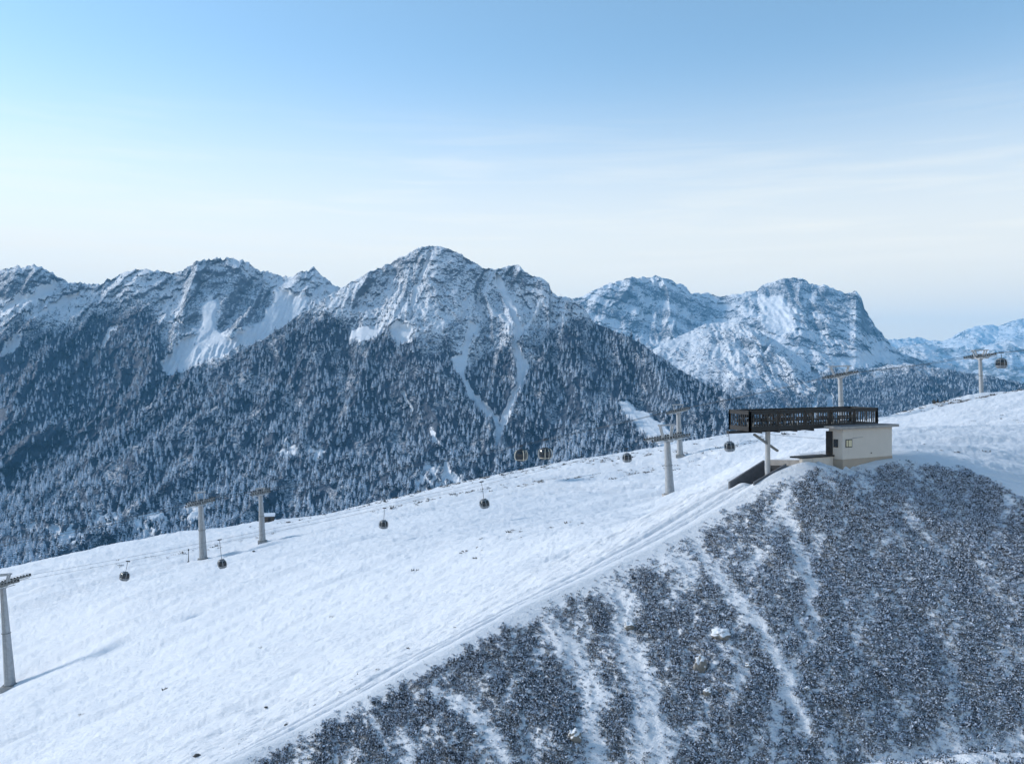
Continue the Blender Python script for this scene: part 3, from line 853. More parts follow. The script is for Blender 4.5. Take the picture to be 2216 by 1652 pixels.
def spruce_variant(seed, tiers=8, rad=0.20, droop=0.55):
    """unit-height spruce: trunk and tiers of drooping boughs"""
    r = random.Random(seed); vs, fs, mi = [], [], []
    k = 5
    for zc, rr in ((-0.06, 0.016), (0.5, 0.011), (0.97, 0.002)):
        for i in range(k): vs.append((rr*math.cos(6.283*i/k), rr*math.sin(6.283*i/k), zc))
    for a in range(2):
        for i in range(k): fs.append((a*k+i, a*k+(i+1) % k, (a+1)*k+(i+1) % k, (a+1)*k+i)); mi.append(1)
    for ti in range(tiers):
        f = ti/(tiers-1); z = 0.10+0.84*f**0.92; R = rad*(1-f)**0.85*r.uniform(0.88, 1.1)+0.022
        nb = 8 if f < 0.6 else 6
        off = r.uniform(0, 6.28)
        for i in range(nb):
            th = off+6.283*i/nb+r.uniform(-.22,.22); rr = R*r.uniform(0.72, 1.18); w = 6.283/nb*0.62
            dz = droop*rr*r.uniform(0.7, 1.3)
            top = Vector((0, 0, z+0.085*(1.15-f)))
            a1 = Vector((math.cos(th-w)*rr*0.62, math.sin(th-w)*rr*0.62, z-dz*0.45+r.uniform(-.01,.01)))
            a2 = Vector((math.cos(th+w)*rr*0.62, math.sin(th+w)*rr*0.62, z-dz*0.45+r.uniform(-.01,.01)))
            tip = Vector((math.cos(th)*rr, math.sin(th)*rr, z-dz))
            b = len(vs); vs += [top, a1, tip, a2]; fs += [(b, b+1, b+2), (b, b+2, b+3)]; mi += [0, 0]
    return [tuple(q) for q in vs], fs, mi
SPRUCE = [spruce_variant(1), spruce_variant(2, 9, 0.17), spruce_variant(3, 7, 0.23, 0.5), spruce_variant(4, 8, 0.15, 0.7)]
def sample_trees(m, n, power=1.1, thr=0.04):
    X, Y, Z, Fo = m['X'], m['Y'], m['Z'], m['forest']
    a = np.stack([X[1:, :-1]-X[:-1, :-1], Y[1:, :-1]-Y[:-1, :-1], Z[1:, :-1]-Z[:-1, :-1]], -1)
    b = np.stack([X[:-1, 1:]-X[:-1, :-1], Y[:-1, 1:]-Y[:-1, :-1], Z[:-1, 1:]-Z[:-1, :-1]], -1)
    # plan area: trees stand upright on the ground
    ar = np.abs(a[..., 0]*b[..., 1]-a[..., 1]*b[..., 0])
    fo = Fo[:-1, :-1]
    vis = (m['PX'][:-1, :-1] > -160) & (m['PX'][:-1, :-1] < 2380)
    w = (ar*np.where(fo > thr, fo, 0)**power*vis).ravel(); w /= w.sum()
    idx = RNG.choice(len(w), n, p=w); r, c = np.unravel_index(idx, fo.shape)
    fu, fv = RNG.uniform(0, 1, n), RNG.uniform(0, 1, n)
    L = lambda A: (A[r, c]*(1-fu)*(1-fv)+A[r+1, c]*fu*(1-fv)+A[r, c+1]*(1-fu)*fv+A[r+1, c+1]*fu*fv)
    return np.stack([L(X), L(Y), L(Z)], -1), L(Fo)
def tree_sizes(p, fo, base, lo_py=None):
    n = len(p)
    h = base*RNG.uniform(0.55, 1.22, n)*(0.5+0.5*fo)*(1+0.25*perlin(p[:, 0]/90, p[:, 1]/90, seed=95))
    return h
tp1, fo1 = sample_trees(left_range, 4900)
tp2, fo2 = sample_trees(mid_mtn, 8800)
tp3, fo3 = sample_trees(shoulder, 7000, 1.6)
tp4, fo4 = sample_trees(massif, 1800, 1.6)
h1 = tree_sizes(tp1, fo1, 19); h2 = tree_sizes(tp2, fo2, 17.5); h3 = tree_sizes(tp3, fo3, 15); h4 = tree_sizes(tp4, fo4, 14)
tp = np.vstack([tp1, tp2]); th = np.concatenate([h1, h2])
tpx = CX+F*tp[:, 0]/tp[:, 1]; tpy = CY-F*tp[:, 2]/tp[:, 1]
# the 300 largest in view stand on their own; the rest is one wood
edge_y = np.interp(tpx, [e[0] for e in EDGE], [e[1] for e in EDGE])
inview = (tpx > 8) & (tpx < 1560) & (tpy-F*th/tp[:, 1] < edge_y-6) & (tpy < edge_y+4)
score = np.where(inview, th/tp[:, 1], 0)
big = np.argsort(-score)[:300]
mask = np.ones(len(tp), bool); mask[big] = False
spruce_me = []
for k, (vs, fs, mi) in enumerate(SPRUCE):
    me = bpy.data.meshes.new('spruce_tree'); me.from_pydata(vs, [], fs)
    me.materials.append(M['spruce']); me.materials.append(M['bark']); me.polygons.foreach_set('material_index', mi); me.update()
    spruce_me.append(me)
for i in big:
    x, y, z = tp[i]; px_ = tpx[i]
    o = bpy.data.objects.new('spruce_tree', spruce_me[int(RNG.integers(0, 4))]); COL.objects.link(o)
    o.location = (x, y, z-0.3); o.rotation_euler = (0, 0, RNG.uniform(0, 6.28))
    s = th[i]; o.scale = (s*1.35, s*1.35, s)
    if px_ < 420: lb, gp = 'snow dusted spruce in the lower wood left of the near grey lift towers', 'spruces in the lower left wood'
    elif px_ < 860: lb, gp = 'snow dusted spruce low in the wood behind the small timber hut', 'spruces behind the timber hut'
    elif px_ < 1200: lb, gp = 'snow dusted spruce by the snowy clearing under the two hanging cabins', 'spruces by the lower clearing'
    else: lb, gp = 'snow dusted spruce on the lower slope beside the open ski run', 'spruces beside the ski run'
    tag(o, lb, 'tree', gp)
allp = np.vstack([tp[mask], tp3, tp4]); allh = np.concatenate([th[mask], h3, h4]); n = len(allp)
rot = np.zeros((n, 3)); rot[:, 2] = RNG.uniform(0, 6.28, n)
wv = RNG.uniform(1.15, 1.6, n)
allp[:, 2] -= 0.4
scatter_object('spruce_forest', SPRUCE, [M['spruce'], M['bark']], allp, rot, np.stack([allh*wv, allh*wv, allh], -1), RNG.integers(0, 4, n),
               'snow dusted spruce forest covering the mountainsides')

# ------------------------------------------------------------------ near snow bank at the lower right
bk = np.array([(1600,1760),(1700,1712),(1850,1668),(1950,1641),(2061,1618),(2146,1609),(2216,1610),(2330,1625),(2500,1680)], float)
bcols = np.arange(1600, 2500, 3.0); brows = np.concatenate([np.linspace(-9, -2.5, 16)[:-1], np.linspace(-2.5, 2.5, 60)[:-1], np.linspace(2.5, 9, 16)])
bcy = np.interp(bcols, bk[:, 0], bk[:, 1])+1.5*perlin(bcols/40, bcols*0, seed=701)
BD = 15.0
BXc = (bcols-CX)/F*BD; BZc = (CY-bcy)/F*BD
BX = np.broadcast_to(BXc[None], (len(brows), len(bcols))); BY = BD+brows[:, None]+0.5*np.sin(BX*0.5)
ab = np.abs(brows)[:, None]; bw = np.maximum(0, brows)[:, None]
BZ = BZc[None]-0.10*ab**1.7-0.45*bw-0.9*np.maximum(0, ab-3)**1.4+0.10*fbm(BX/1.1, BY/1.1, octv=4, seed=703)+0*BX
bank = tag(grid_mesh('snow_bank', BX.copy(), BY, BZ, mat_hill, {'heath': np.zeros_like(BZ)}), kind='structure')
def bank_z(x, y):
    j = int(np.argmin(np.abs(BXc-x))); i = int(np.argmin(np.abs(BY[:, j]-y)))
    return float(BZ[i, j])
bp = []
for cx_, cy_, n_, sp in ((2140, -0.8, 46, 0.20), (2095, -0.3, 16, .15), (2200, -0.7, 40, 0.20), (2010, -0.3, 34, 0.22), (1950, -0.2, 22, 0.2), (2050,-0.9,12,.25)):
    x0 = (cx_-CX)/F*BD
    for k in range(n_):
        x = x0+random.gauss(0, sp*1.4); y = BD+cy_+random.gauss(0, sp)
        bp.append((x, y, bank_z(x, y)+random.uniform(-0.01, 0.03)))
bp = np.array(bp); n = len(bp); sc = RNG.uniform(0.035, 0.075, n)
scatter_object('bank_bushes', variants, [M['leaf'], M['frost']], bp, np.stack([np.zeros(n), np.zeros(n), RNG.uniform(0, 6, n)], -1),
               np.stack([sc, sc, sc], -1), RNG.integers(0, 5, n), 'frosted heath sprigs on the near snow bank')

# ------------------------------------------------------------------ boulders and stones
t = NT('snowy_boulder'); nz = t.normal_z(); nn = t.noise(4, 6, 0.65, t.coords())
sn = t.math('ADD', nz, t.math('MULTIPLY', t.math('SUBTRACT', nn, 0.5), 1.1))
t.color(t.mix(t.rng(sn, 0.30, 0.62), (0.20, 0.195, 0.18), SNOW)); t.rough(0.85); t.bump(nn, 0.6, 0.06)
M['boulder'] = t.m
M['stone'] = plain('dark_stone', (0.07, 0.068, 0.065), 0.9, 0, 0.3, 6)
def boulder(name, loc, size, seed, mat, label, cat, group=None):
    bm = bmesh.new(); bmesh.ops.create_icosphere(bm, subdivisions=4, radius=1.0)
    co = np.array([v.co for v in bm.verts])
    d = 1+0.30*fbm(co[:, 0]*1.3, co[:, 1]*1.3, co[:, 2]*1.3, octv=4, seed=seed)
    # angular facets
    q = ridged(co[:, 0]*1.1+3, co[:, 1]*1.1, co[:, 2]*1.1, octv=2, seed=seed+9)
    for v, k, w in zip(bm.verts, d, q): v.co = v.co*float(k*(0.82+0.3*w))
    for v in bm.verts: v.co = Vector((v.co.x*size[0], v.co.y*size[1], v.co.z*size[2]))
    me = bpy.data.meshes.new(name); bm.to_mesh(me); bm.free(); me.materials.append(mat)
    me.polygons.foreach_set('use_smooth', [True]*len(me.polygons))
    o = bpy.data.objects.new(name, me); COL.objects.link(o); o.location = loc
    return tag(o, label, cat, group)
def on_hill(px, py, d0, d1):
    """where the line of sight through px, py meets the hill"""
    d = np.linspace(d0, d1, 1400); x = (px-CX)/F*d; zl = (CY-py)/F*d
    h = hill(x, d); k = np.argmax(h > zl) if (h > zl).any() else int(np.argmin(np.abs(h-zl)))
    return Vector((x[k], d[k], h[k]))
for i, (px, py, sx, sz, lb) in enumerate([
    (1562,1378,0.52,0.34,'large tan boulder with broken ledges on the heath slope, snow on its top'),
    (1516,1448,0.34,0.55,'tall upright pale rock outcrop in the dark heath below the large tan boulder'),
    (1532,1502,0.20,0.26,'small snow capped boulder at the foot of the tall pale outcrop'),
    (1362,1358,0.30,0.24,'rounded snowy boulder at the left edge of the dark heath patch'),
    (1243,1597,0.30,0.34,'jagged pale rock alone in the dark heath at the bottom centre of the slope'),
    (1620,1440,0.19,0.13,'bright snow covered stone, the larger of a pair right of the tall outcrop'),
    (1637,1444,0.10,0.08,'bright snow covered stone, the smaller of a pair right of the tall outcrop'),
    (1746,1492,0.14,0.13,'snow capped stone in the heath low beside the long bare streak'),
    (1120,1478,0.13,0.14,'little snow capped stone in the heath just below the ridge track'),
    (672,1640,0.15,0.12,'snow capped stone at the very bottom left of the heath slope'),
    (1030,1590,0.13,0.11,'snow capped stone left of the jagged pale rock'),]):
    p = on_hill(px, py, 36, 58)
    boulder('boulder', p+Vector((0, 0, sz*0.25)), (sx, sx*0.8, sz), 800+i*3, M['boulder'], lb, 'boulder', 'snowy boulders on the heath slope')
for i, (px, py, s, lb) in enumerate([
    (576,1531,0.10,'small dark stone lying on the open snow left of the ridge track'),
    (428,1636,0.17,'dark stone half buried in snow at the bottom edge of the snow slope'),
    (619,1569,0.08,'tiny dark stone on the snow just above the lower ridge track'),
    (549,1193,0.26,'dark stone on the snow right of the second lift tower from the left'),]):
    p = on_hill(px, py, 38, 250)
    boulder('stone', p+Vector((0, 0, s*0.2)), (s*1.3, s, s*0.7), 900+i, M['stone'], lb, 'stone', 'dark stones on the snow')

# ------------------------------------------------------------------ gondola lift: towers
def lift_tower(base, H, heading, lean, r0, r1, Ls, gauge, gall, pitch, label, group='steel towers of the gondola lift'):
    root = empty('lift_tower', base, heading, label, 'lift tower', group)
    root.rotation_euler = (0, -lean, heading)
    b = MB(); b.box((-r0*1.4, -r0*1.35, -1.5), (r0*1.4, r0*1.35, 0.30)); b.build('foundation', M['concrete'], root, bevel=0.04)
    b = MB(); b.tube((0,0,0.28), (0,0,0.42), r0*1.28, r0*1.28, 20)
    for k in range(12):
        a = k*math.pi/6; b.tube((math.cos(a)*r0*1.16, math.sin(a)*r0*1.16, 0.40), (math.cos(a)*r0*1.16, math.sin(a)*r0*1.16, 0.50), 0.035, n=6)
    b.build('base_flange', M['steel_dark'], root)
    b = MB(); b.tube((0,0,0.40), (0,0,H-0.45), r0, r1, 24)
    b.build('pillar', M['steel'], root, smooth=False)
    zj = H*0.52; rj = r0+(r1-r0)*0.52
    b = MB(); b.tube((0,0,zj-0.07), (0,0,zj+0.07), rj*1.13, rj*1.13, 20); b.build('joint_ring', M['steel_dark'], root)
    # ladder on the side towards the viewer
    b = MB(); y0, y1 = -r0-0.16, -r1-0.16
    for sx in (-0.2, 0.2): b.tube((sx, y0, 0.8), (sx, y1, H-0.3), 0.022, n=6)
    for k in range(int((H-1.2)/0.3)):
        f = k*0.3/(H-1.1); y = y0+(y1-y0)*f; z = 0.9+k*0.3; b.tube((-0.2, y, z), (0.2, y, z), 0.014, n=5)
    for k in range(5):
        f = (k+0.5)/5; y = y0+(y1-y0)*f; z = 0.8+f*(H-1.1); b.bar((0, y, z), (0, y+0.2, z), 0.05)
    b.build('ladder', M['steel_dark'], root)
    hg = gauge/2
    def tilt(o):                                       # trains and catwalks lie along the rope
        o.matrix_local = Matrix.Translation((0,0,H)) @ Matrix.Rotation(-pitch, 4, 'Y') @ Matrix.Translation((0,0,-H))
    b = MB(); b.box((-0.3, -hg-0.5, H-0.75), (0.3, hg+0.5, H-0.22))
    b.prism([(-0.5,-r1*1.2),(0.5,-r1*1.2),(0.5,r1*1.2),(-0.5,r1*1.2)], H-1.0, H-0.60)
    b.build('crossarm', M['steel'], root, bevel=0.03)
    for s in (-1, 1):
        y = s*hg
        tr = MB()
        tr.box((-Ls*0.5, y-0.09, H-0.22), (Ls*0.5, y+0.09, H-0.0))
        for k in (-1, 1):                              # rocker beams
            tr.bar((k*Ls*0.25-Ls*0.18, y, H+0.03), (k*Ls*0.25+Ls*0.18, y, H+0.03), 0.24, 0.16)
            tr.bar((0, y, H-0.55), (k*Ls*0.25, y, H-0.1), 0.16, 0.2)
        t_o = tr.build('sheave_train', M['steel_dark'], root); tilt(t_o)
        wmb = MB(); nw = max(6, int(Ls/0.55))
        for k in range(nw):
            x = -Ls*0.48+k*Ls*0.96/(nw-1); wmb.tube((x, y-0.09, H+0.16), (x, y+0.09, H+0.16), 0.20, n=12)
        tag(wmb.build('sheave_wheels', M['rubber'], t_o), kind='stuff')
        # catwalk with rail on the outer side
        wk = MB(); yo = y+s*0.55
        wk.box((-Ls*0.42, yo-0.28, H-0.50), (Ls*0.42, yo+0.28, H-0.44))
        for k in range(7):
            x = -Ls*0.41+k*Ls*0.82/6; wk.bar((x, yo+s*0.27, H-0.45), (x, yo+s*0.27, H+0.45), 0.04)
        wk.bar((-Ls*0.41, yo+s*0.27, H+0.45), (Ls*0.41, yo+s*0.27, H+0.45), 0.045); wk.bar((-Ls*0.41, yo+s*0.27, H), (Ls*0.41, yo+s*0.27, H), 0.035)
        tilt(wk.build('catwalk', M['steel_dark'], root))
        sn = MB(); sn.box((-Ls*0.40, yo-0.22, H-0.44), (Ls*0.40, yo+0.20, H-0.36)); tilt(sn.build('snow_layer', M['snow_cap'], root, bevel=0.02))
    # lifting frame above the arm
    g = MB(); gw, gh = gall
    for s in (-1, 1):
        g.bar((s*gw*0.30, s*0.5, H-0.25), (s*gw*0.5, s*0.5, H+gh), 0.26)
        g.bar((s*gw*0.30, -s*0.5, H-0.25), (s*gw*0.5, -s*0.5, H+gh), 0.26)
        g.bar((s*gw*0.5, -0.6, H+gh), (s*gw*0.5, 0.6, H+gh), 0.22)
    for y in (-0.5, 0.5): g.bar((-gw*0.62, y, H+gh), (gw*0.62, y, H+gh), 0.28)
    g.build('lifting_frame', M['steel'], root)
    return root
def base_of(px, py, d):
    x = (px-CX)/F*d
    return Vector((x, d, hz(x, d)))
TW = {}
#        key  px    py   d    topy  lean  r0    r1   Ls  gall        label
specs = [('A', 22, 1478, 170, 1262, 4.0, 1.00, 0.50, 8.5, (2.6,1.7), 'tall grey lift tower cut off by the left edge of the photo'),
         ('B', 440, 1208, 225, 1086, 2.6, 1.0, 0.62, 7.2, (2.2,2.6), 'grey lift tower standing nearer of the two at left, beside a thin pole'),
         ('C', 568, 1172, 232, 1064, 2.2, 0.86, 0.50, 5.0, (2.0,1.0), 'slim pale lift tower next to the small timber hut'),
         ('D', 1450, 1070, 185, 946, 3.2, 0.98, 0.60, 8.4, (2.7,2.6), 'large lift tower in the middle of the snow slope, on a square snowy footing'),
         ('E', 1472, 986, 240, 888, 2.5, 0.85, 0.56, 6.4, (2.6,1.6), 'lift tower on the brow right behind the large middle tower'),
         ('F', 1822, 905, 222, 811, 2.0, 0.72, 0.54, 7.4, (4.4,2.2), 'lift tower rising behind the dark timber terrace'),
         ('G', 2124, 859, 233, 770, 2.4, 0.55, 0.40, 5.6, (3.4,1.5), 'slender lift tower on the skyline at far right')]
for k, px, py, d, ty_, lean, r0, r1, Ls, gall, lb in specs:
    b = base_of(px, py, d); zt = (CY-ty_)/F*d
    TW[k] = dict(b=b, H=(zt-b.z)/math.cos(math.radians(lean)), lean=math.radians(lean), r0=r0, r1=r1, Ls=Ls, gall=gall, lb=lb, d=d)
def heading(a, c): return math.atan2(c.y-a.y, c.x-a.x)
LINE1 = ['A', 'D']; LINE2 = ['B', 'C', 'E', 'F', 'G']
heads = {'A': heading(TW['A']['b'], TW['D']['b']), 'D': heading(TW['A']['b'], TW['D']['b'])+0.04}
L2b = [P(-260, 1215, 215)]+[TW[k]['b'] for k in LINE2]+[P(2420, 730, 232)]
for i, k in enumerate(LINE2):
    h0, h1 = heading(L2b[i], L2b[i+1]), heading(L2b[i+1], L2b[i+2]); heads[k] = (h0+h1)/2
GA = 5.2
PITCH = {'A': 0.18, 'B': 0.16, 'C': 0.14, 'D': 0.10, 'E': 0.19, 'F': 0.17, 'G': 0.12}
tops = {}
for k, T in TW.items():
    r = lift_tower(T['b'], T['H'], heads[k], T['lean'], T['r0'], T['r1'], T['Ls'], GA, T['gall'], PITCH[k], T['lb'])
    m = Matrix.Translation(T['b']) @ Matrix.Rotation(heads[k], 4, 'Z') @ Matrix.Rotation(-T['lean'], 4, 'Y')
    tops[k] = {s: m @ Vector((0, s*GA/2, T['H']+0.40)) for s in (-1, 1)}
# ---- ropes, hanging between the towers
def off(v, hd, s): return v+Vector((-math.sin(hd)*s*GA/2, math.cos(hd)*s*GA/2, 0))
def rope_curve(pts, sags, n=22):
    out = []
    for (a, b), sg in zip(zip(pts[:-1], pts[1:]), sags):
        for i in range(n):
            f = i/n; p = a.lerp(b, f); p.z -= sg*4*f*(1-f); out.append(p)
    out.append(pts[-1]); return out
ropes = {}
for s, nm in ((-1, 'nearer'), (1, 'farther')):
    a = off(P(-330, 1345, 158), heads['A'], s); e0 = off(P(1590, 930, 194), heads['D'], s); e = off(P(1850, 938, 200), heads['D'], s); e.z -= 1.5
    ropes[('1', s)] = rope_curve([a, tops['A'][s], tops['D'][s], e0, e], [0.5, 1.7, 0.2, 0.3])
    p0 = off(L2b[0], heads['B'], s); p1 = off(L2b[-1], heads['G'], s)
    ropes[('2', s)] = rope_curve([p0]+[tops[k][s] for k in LINE2]+[p1], [1.6, 0.15, 1.5, 0.5, 0.6, 0.4])
for (ln, s), c in ropes.items():
    where = 'running low over the snow slope past the large middle tower' if ln == '1' else 'crossing in front of the forest to the skyline tower'
    o = MB().path(c, 0.022 if ln == '1' else 0.055, 6).build('haul_rope', M['rope'], smooth=True)
    tag(o, ('nearer' if s < 0 else 'farther')+' steel rope '+where, 'rope', 'ropes of the gondola lift')

# ---- cabins
def ring(z, sx, sy, n=28, e=3.2):
    out = []
    for i in range(n):
        t_ = 2*math.pi*i/n; c, s = math.cos(t_), math.sin(t_)
        out.append((math.copysign(abs(c)**(2/e), c)*sx, math.copysign(abs(s)**(2/e), s)*sy, z))
    return out
def loft(levels, mi=0, n=28):
    b = MB(); vs = []; fs = []
    for z, sx, sy in levels: vs += ring(z, sx, sy, n)
    for i in range(len(levels)-1):
        for k in range(n): fs.append((i*n+k, i*n+(k+1) % n, (i+1)*n+(k+1) % n, (i+1)*n+k))
    fs += [tuple(range(n-1, -1, -1)), tuple((len(levels)-1)*n+k for k in range(n))]
    return b.add(vs, fs, mi)
LV = [(0.0,.62,.62),(0.12,.78,.76),(0.45,.96,.92),(0.62,1.0,.95),(1.0,1.04,.98),(1.45,.98,.93),(1.78,.84,.82),(1.98,.68,.68),(2.10,.50,.52)]
def lvl(z, k=1.0):
    zs = [l[0] for l in LV]
    return (z, float(np.interp(z, zs, [l[1] for l in LV]))*k, float(np.interp(z, zs, [l[2] for l in LV]))*k)
def gondola(hang, label, light=False, group='gondola cabins hanging on the ropes'):
    """origin at the rope grip; cabin roof at -hang"""
    root = empty('gondola_cabin', (0,0,0), 0, label, 'gondola', group)
    zb = -hang-2.10
    S = lambda lv: [(z+zb, a, b) for z, a, b in lv]
    tm = M['cabin_trim'] if light else M['steel']
    zl, zu = (0.26, 1.86) if light else (0.55, 1.78)
    sh = M['black_metal'] if light else M['cabin_grey']
    loft(S([lvl(z) for z in np.linspace(0, zl, 6)])).build('lower_shell', sh, root, smooth=True)
    loft(S([lvl(z, 0.985) for z in np.linspace(zl, zu, 8)])).build('window_band', M['glass_dark'], root, smooth=True)
    loft(S([lvl(z) for z in np.linspace(zu, 2.10, 5)])).build('roof', sh, root, smooth=True)
    loft(S([lvl(z, 1.012) for z in (zl-0.04, zl+0.05)])).build('waist_trim', tm, root, smooth=True)
    for sy in (-1, 1):                                 # middle door post and door leaves on both long sides
        d = MB()
        zs = np.linspace(0.12, 1.95, 9)
        for z0, z1 in zip(zs[:-1], zs[1:]): d.bar((0, sy*(lvl(z0)[2]+0.012), z0+zb), (0, sy*(lvl(z1)[2]+0.012), z1+zb), 0.10 if light else 0.09, 0.05)
        d.build('door_post', tm, root)
    for sx in (-1, 1):
        for sy in (-1, 1):
            d = MB()
            for z0, z1 in zip(zs[:-1], zs[1:]):
                a, b = lvl(z0), lvl(z1); d.bar((sx*a[1]*0.90, sy*a[2]*0.90, z0+zb), (sx*b[1]*0.90, sy*b[2]*0.90, z1+zb), 0.12 if light else 0.07)
            d.build('corner_post', tm, root)
    d = MB()
    for k in (-0.25, 0, 0.25): d.bar((-0.35, -1.02+abs(k)*.1, 0.75+k+zb), (0.35, -1.02+abs(k)*.1, 0.75+k+zb), 0.03)
    d.build('ski_rack', M['steel_dark'], root)
    d = MB(); d.path([(0,0,zb+2.08),(0,0.02,zb+2.25),(0.0,0.0,-hang*0.5),(0,0.10,-0.35),(0,0.04,-0.08)], 0.055, 8)
    d.bar((-0.55, 0, zb+2.16), (0.55, 0, zb+2.16), 0.10, 0.08); d.build('hanger', M['black_metal'], root)
    d = MB(); d.box((-0.45,-0.12,-0.18), (0.45,0.12,0.08)); d.tube((-0.38,-0.16,-0.05),(-0.38,0.16,-0.05),0.11); d.tube((0.38,-0.16,-0.05),(0.38,0.16,-0.05),0.11)
    d.build('grip', M['black_metal'], root, bevel=0.02)
    return root
def on_rope(key, px):
    best, bp_ = 1e9, None
    c = ropes[key]
    for a, b in zip(c[:-1], c[1:]):
        pa, pb = CX+F*a.x/a.y, CX+F*b.x/b.y
        if min(pa, pb) <= px <= max(pa, pb):
            f = (px-pa)/(pb-pa); return a.lerp(b, f)
    return c[0]
for key, px, cyy, size, yaw, roll, light, lb in [
    (('1',-1), 277, 1246, 22, 0.75, 0.22, False, 'dark gondola cabin lowest on the left, swinging over the snow'),
    (('1', 1), 475, 1220, 22, 0.5, -0.10, False, 'dark gondola cabin just right of the lift tower with the thin pole'),
    (('1',-1), 832, 1134, 21, 0.6, 0.06, False, 'dark gondola cabin hanging over the snow slope right of the timber hut, alone'),
    (('1', 1), 1042, 1090, 23, 0.4, -0.14, False, 'dark gondola cabin over the snow below the pair of light framed cabins'),
    (('1',-1), 1356, 990, 22, 0.2, -0.05, False, 'dark gondola cabin left of the large middle tower, on the brow'),
    (('1',-1), 1577, 966, 25, 0.1, -0.06, False, 'dark gondola cabin hanging just left of the terrace post'),
    (('2',-1), 1128, 983, 25, 1.15, 0.0, True, 'black gondola cabin with cream frame, left one of the close pair'),
    (('2', 1), 1180, 981, 25, 0.75, 0.0, True, 'black gondola cabin with cream frame, right one of the close pair'),
    (('2', 1), 2167, 786, 25, 0.15, 0.0, False, 'dark gondola cabin beside the skyline tower at far right')]:
    g = on_rope(key, px)
    s = size*(1.0 if light else 0.86)/F*g.y/2.10
    zc = (CY-cyy)/F*g.y
    hang = max(0.7, (g.z-zc)/s-1.05)
    r = gondola(hang, lb, light)
    r.location = g; r.scale = (s, s, s); r.rotation_euler = (0, roll, yaw)

# ------------------------------------------------------------------ terrace, hut and underpass
FZ = -3.06                                              # terrace floor
Fp, Gp, Bp, Hp = Vector((15.57,58.0)), Vector((27.0,65.6)), Vector((15.0,61.0)), Vector((26.3,69.0))
U = (Gp-Fp).normalized(); NB = Vector((-U.y, U.x))      # along the front, and away from the viewer
deck = empty('viewing_terrace', (17.43, 60.4, hz(17.43, 60.4)), 0, 'raised terrace of black timber with slatted railing, on one steel post', 'terrace')
D0 = deck.location.copy()
def W2(p, z): return Vector((p.x, p.y, z))-D0
b = MB(); poly = [Fp, Gp, Hp, Bp]
for k in range(9):                                     # floor boards run along the front
    f0, f1 = k/9+0.004, (k+1)/9-0.004
    A0, A1, C0, C1 = Fp.lerp(Bp, f0), Fp.lerp(Bp, f1), Gp.lerp(Hp, f0), Gp.lerp(Hp, f1)
    m_ = MB(); vs = [W2(A0, 0), W2(C0, 0), W2(C1, 0), W2(A1, 0)]
    m_.prism([(v.x, v.y) for v in vs], FZ-0.05-D0.z, FZ-D0.z).build('floor_board', M['wood_dark'], deck)
m_ = MB(); m_.prism([(W2(p, 0).x, W2(p, 0).y) for p in poly], FZ-0.16-D0.z, FZ-0.054-D0.z).build('deck_frame', M['black_metal'], deck)
for k in range(4):                                      # joists under the free part
    f = 0.08+k*0.13; a, c = Fp.lerp(Gp, f), Bp.lerp(Hp, f)
    MB().bar(W2(a, FZ-0.25), W2(c, FZ-0.25), 0.12, 0.17).build('joist', M['black_metal'], deck)
e1, e2 = Fp+NB*1.1, Fp+NB*1.1+U*6.4
MB().bar(W2(e1-U*0.9, FZ-0.26), W2(e2, FZ-0.26), 0.2, 0.18).build('main_beam', M['black_metal'], deck)
def railing(a, c, nb, front=True, inset=0.05, gaps=None):
    dirv = (c-a).normalized(); L = (c-a).length
    MB().bar(W2(a, FZ+1.02), W2(c, FZ+1.02), 0.10, 0.22).build('top_rail', M['wood_dark'], deck)
    MB().bar(W2(a, FZ+1.145), W2(c, FZ+1.145), 0.20, 0.045).build('hand_rail', M['wood_dark'], deck)
    MB().bar(W2(a, FZ-0.03), W2(c, FZ-0.03), 0.09, 0.30 if front else 0.2).build('fascia_board', M['wood_dark'], deck)
    for k in range(nb):
        p = a.lerp(c, (k+0.5)/nb)
        q = MB().bar(W2(p, FZ+0.10), W2(p, FZ+0.94), 0.03, 0.03)
        q = MB(); px_, nn_ = dirv*(0.038 if front else 0.03), Vector((-dirv.y, dirv.x))*0.018
        pts_ = [p-px_-nn_, p+px_-nn_, p+px_+nn_, p-px_+nn_]
        q.prism([(W2(v, 0).x, W2(v, 0).y) for v in pts_], FZ+0.12-D0.z, FZ+0.93-D0.z).build('baluster', M['wood_dark'], deck)
    npst = max(1, int(L/2.3))
    for k in range(npst+1):
        p = a.lerp(c, k/npst); s = 0.075
        q = MB().box((W2(p, 0).x-s, W2(p, 0).y-s, FZ-0.2-D0.z), (W2(p, 0).x+s, W2(p, 0).y+s, FZ+1.12-D0.z)); q.build('railing_post', M['wood_dark'], deck)
railing(Fp, Gp, 52); railing(Bp, Fp, 10); railing(Bp, Hp, 22, False); railing(Gp, Hp, 9, False)
# steel post, collar and strut
pt = Vector((17.43, 60.4)); pb = W2(pt, 0)
m_ = MB(); m_.tube((pb.x, pb.y, -1.5), (pb.x, pb.y, FZ-0.30-D0.z), 0.18, 0.165, 20); m_.build('support_post', M['steel'], deck, smooth=False)
m_ = MB(); m_.tube((pb.x, pb.y, 1.05), (pb.x, pb.y, 1.22), 0.2, 0.2, 20); m_.build('post_collar', M['steel_dark'], deck)
s0, s1 = P(1632, 939.5, 59.6)-D0, P(1683, 975, 60.9)-D0
MB().bar(s0, s1, 0.16, 0.13).build('strut', M['steel_dark'], deck)

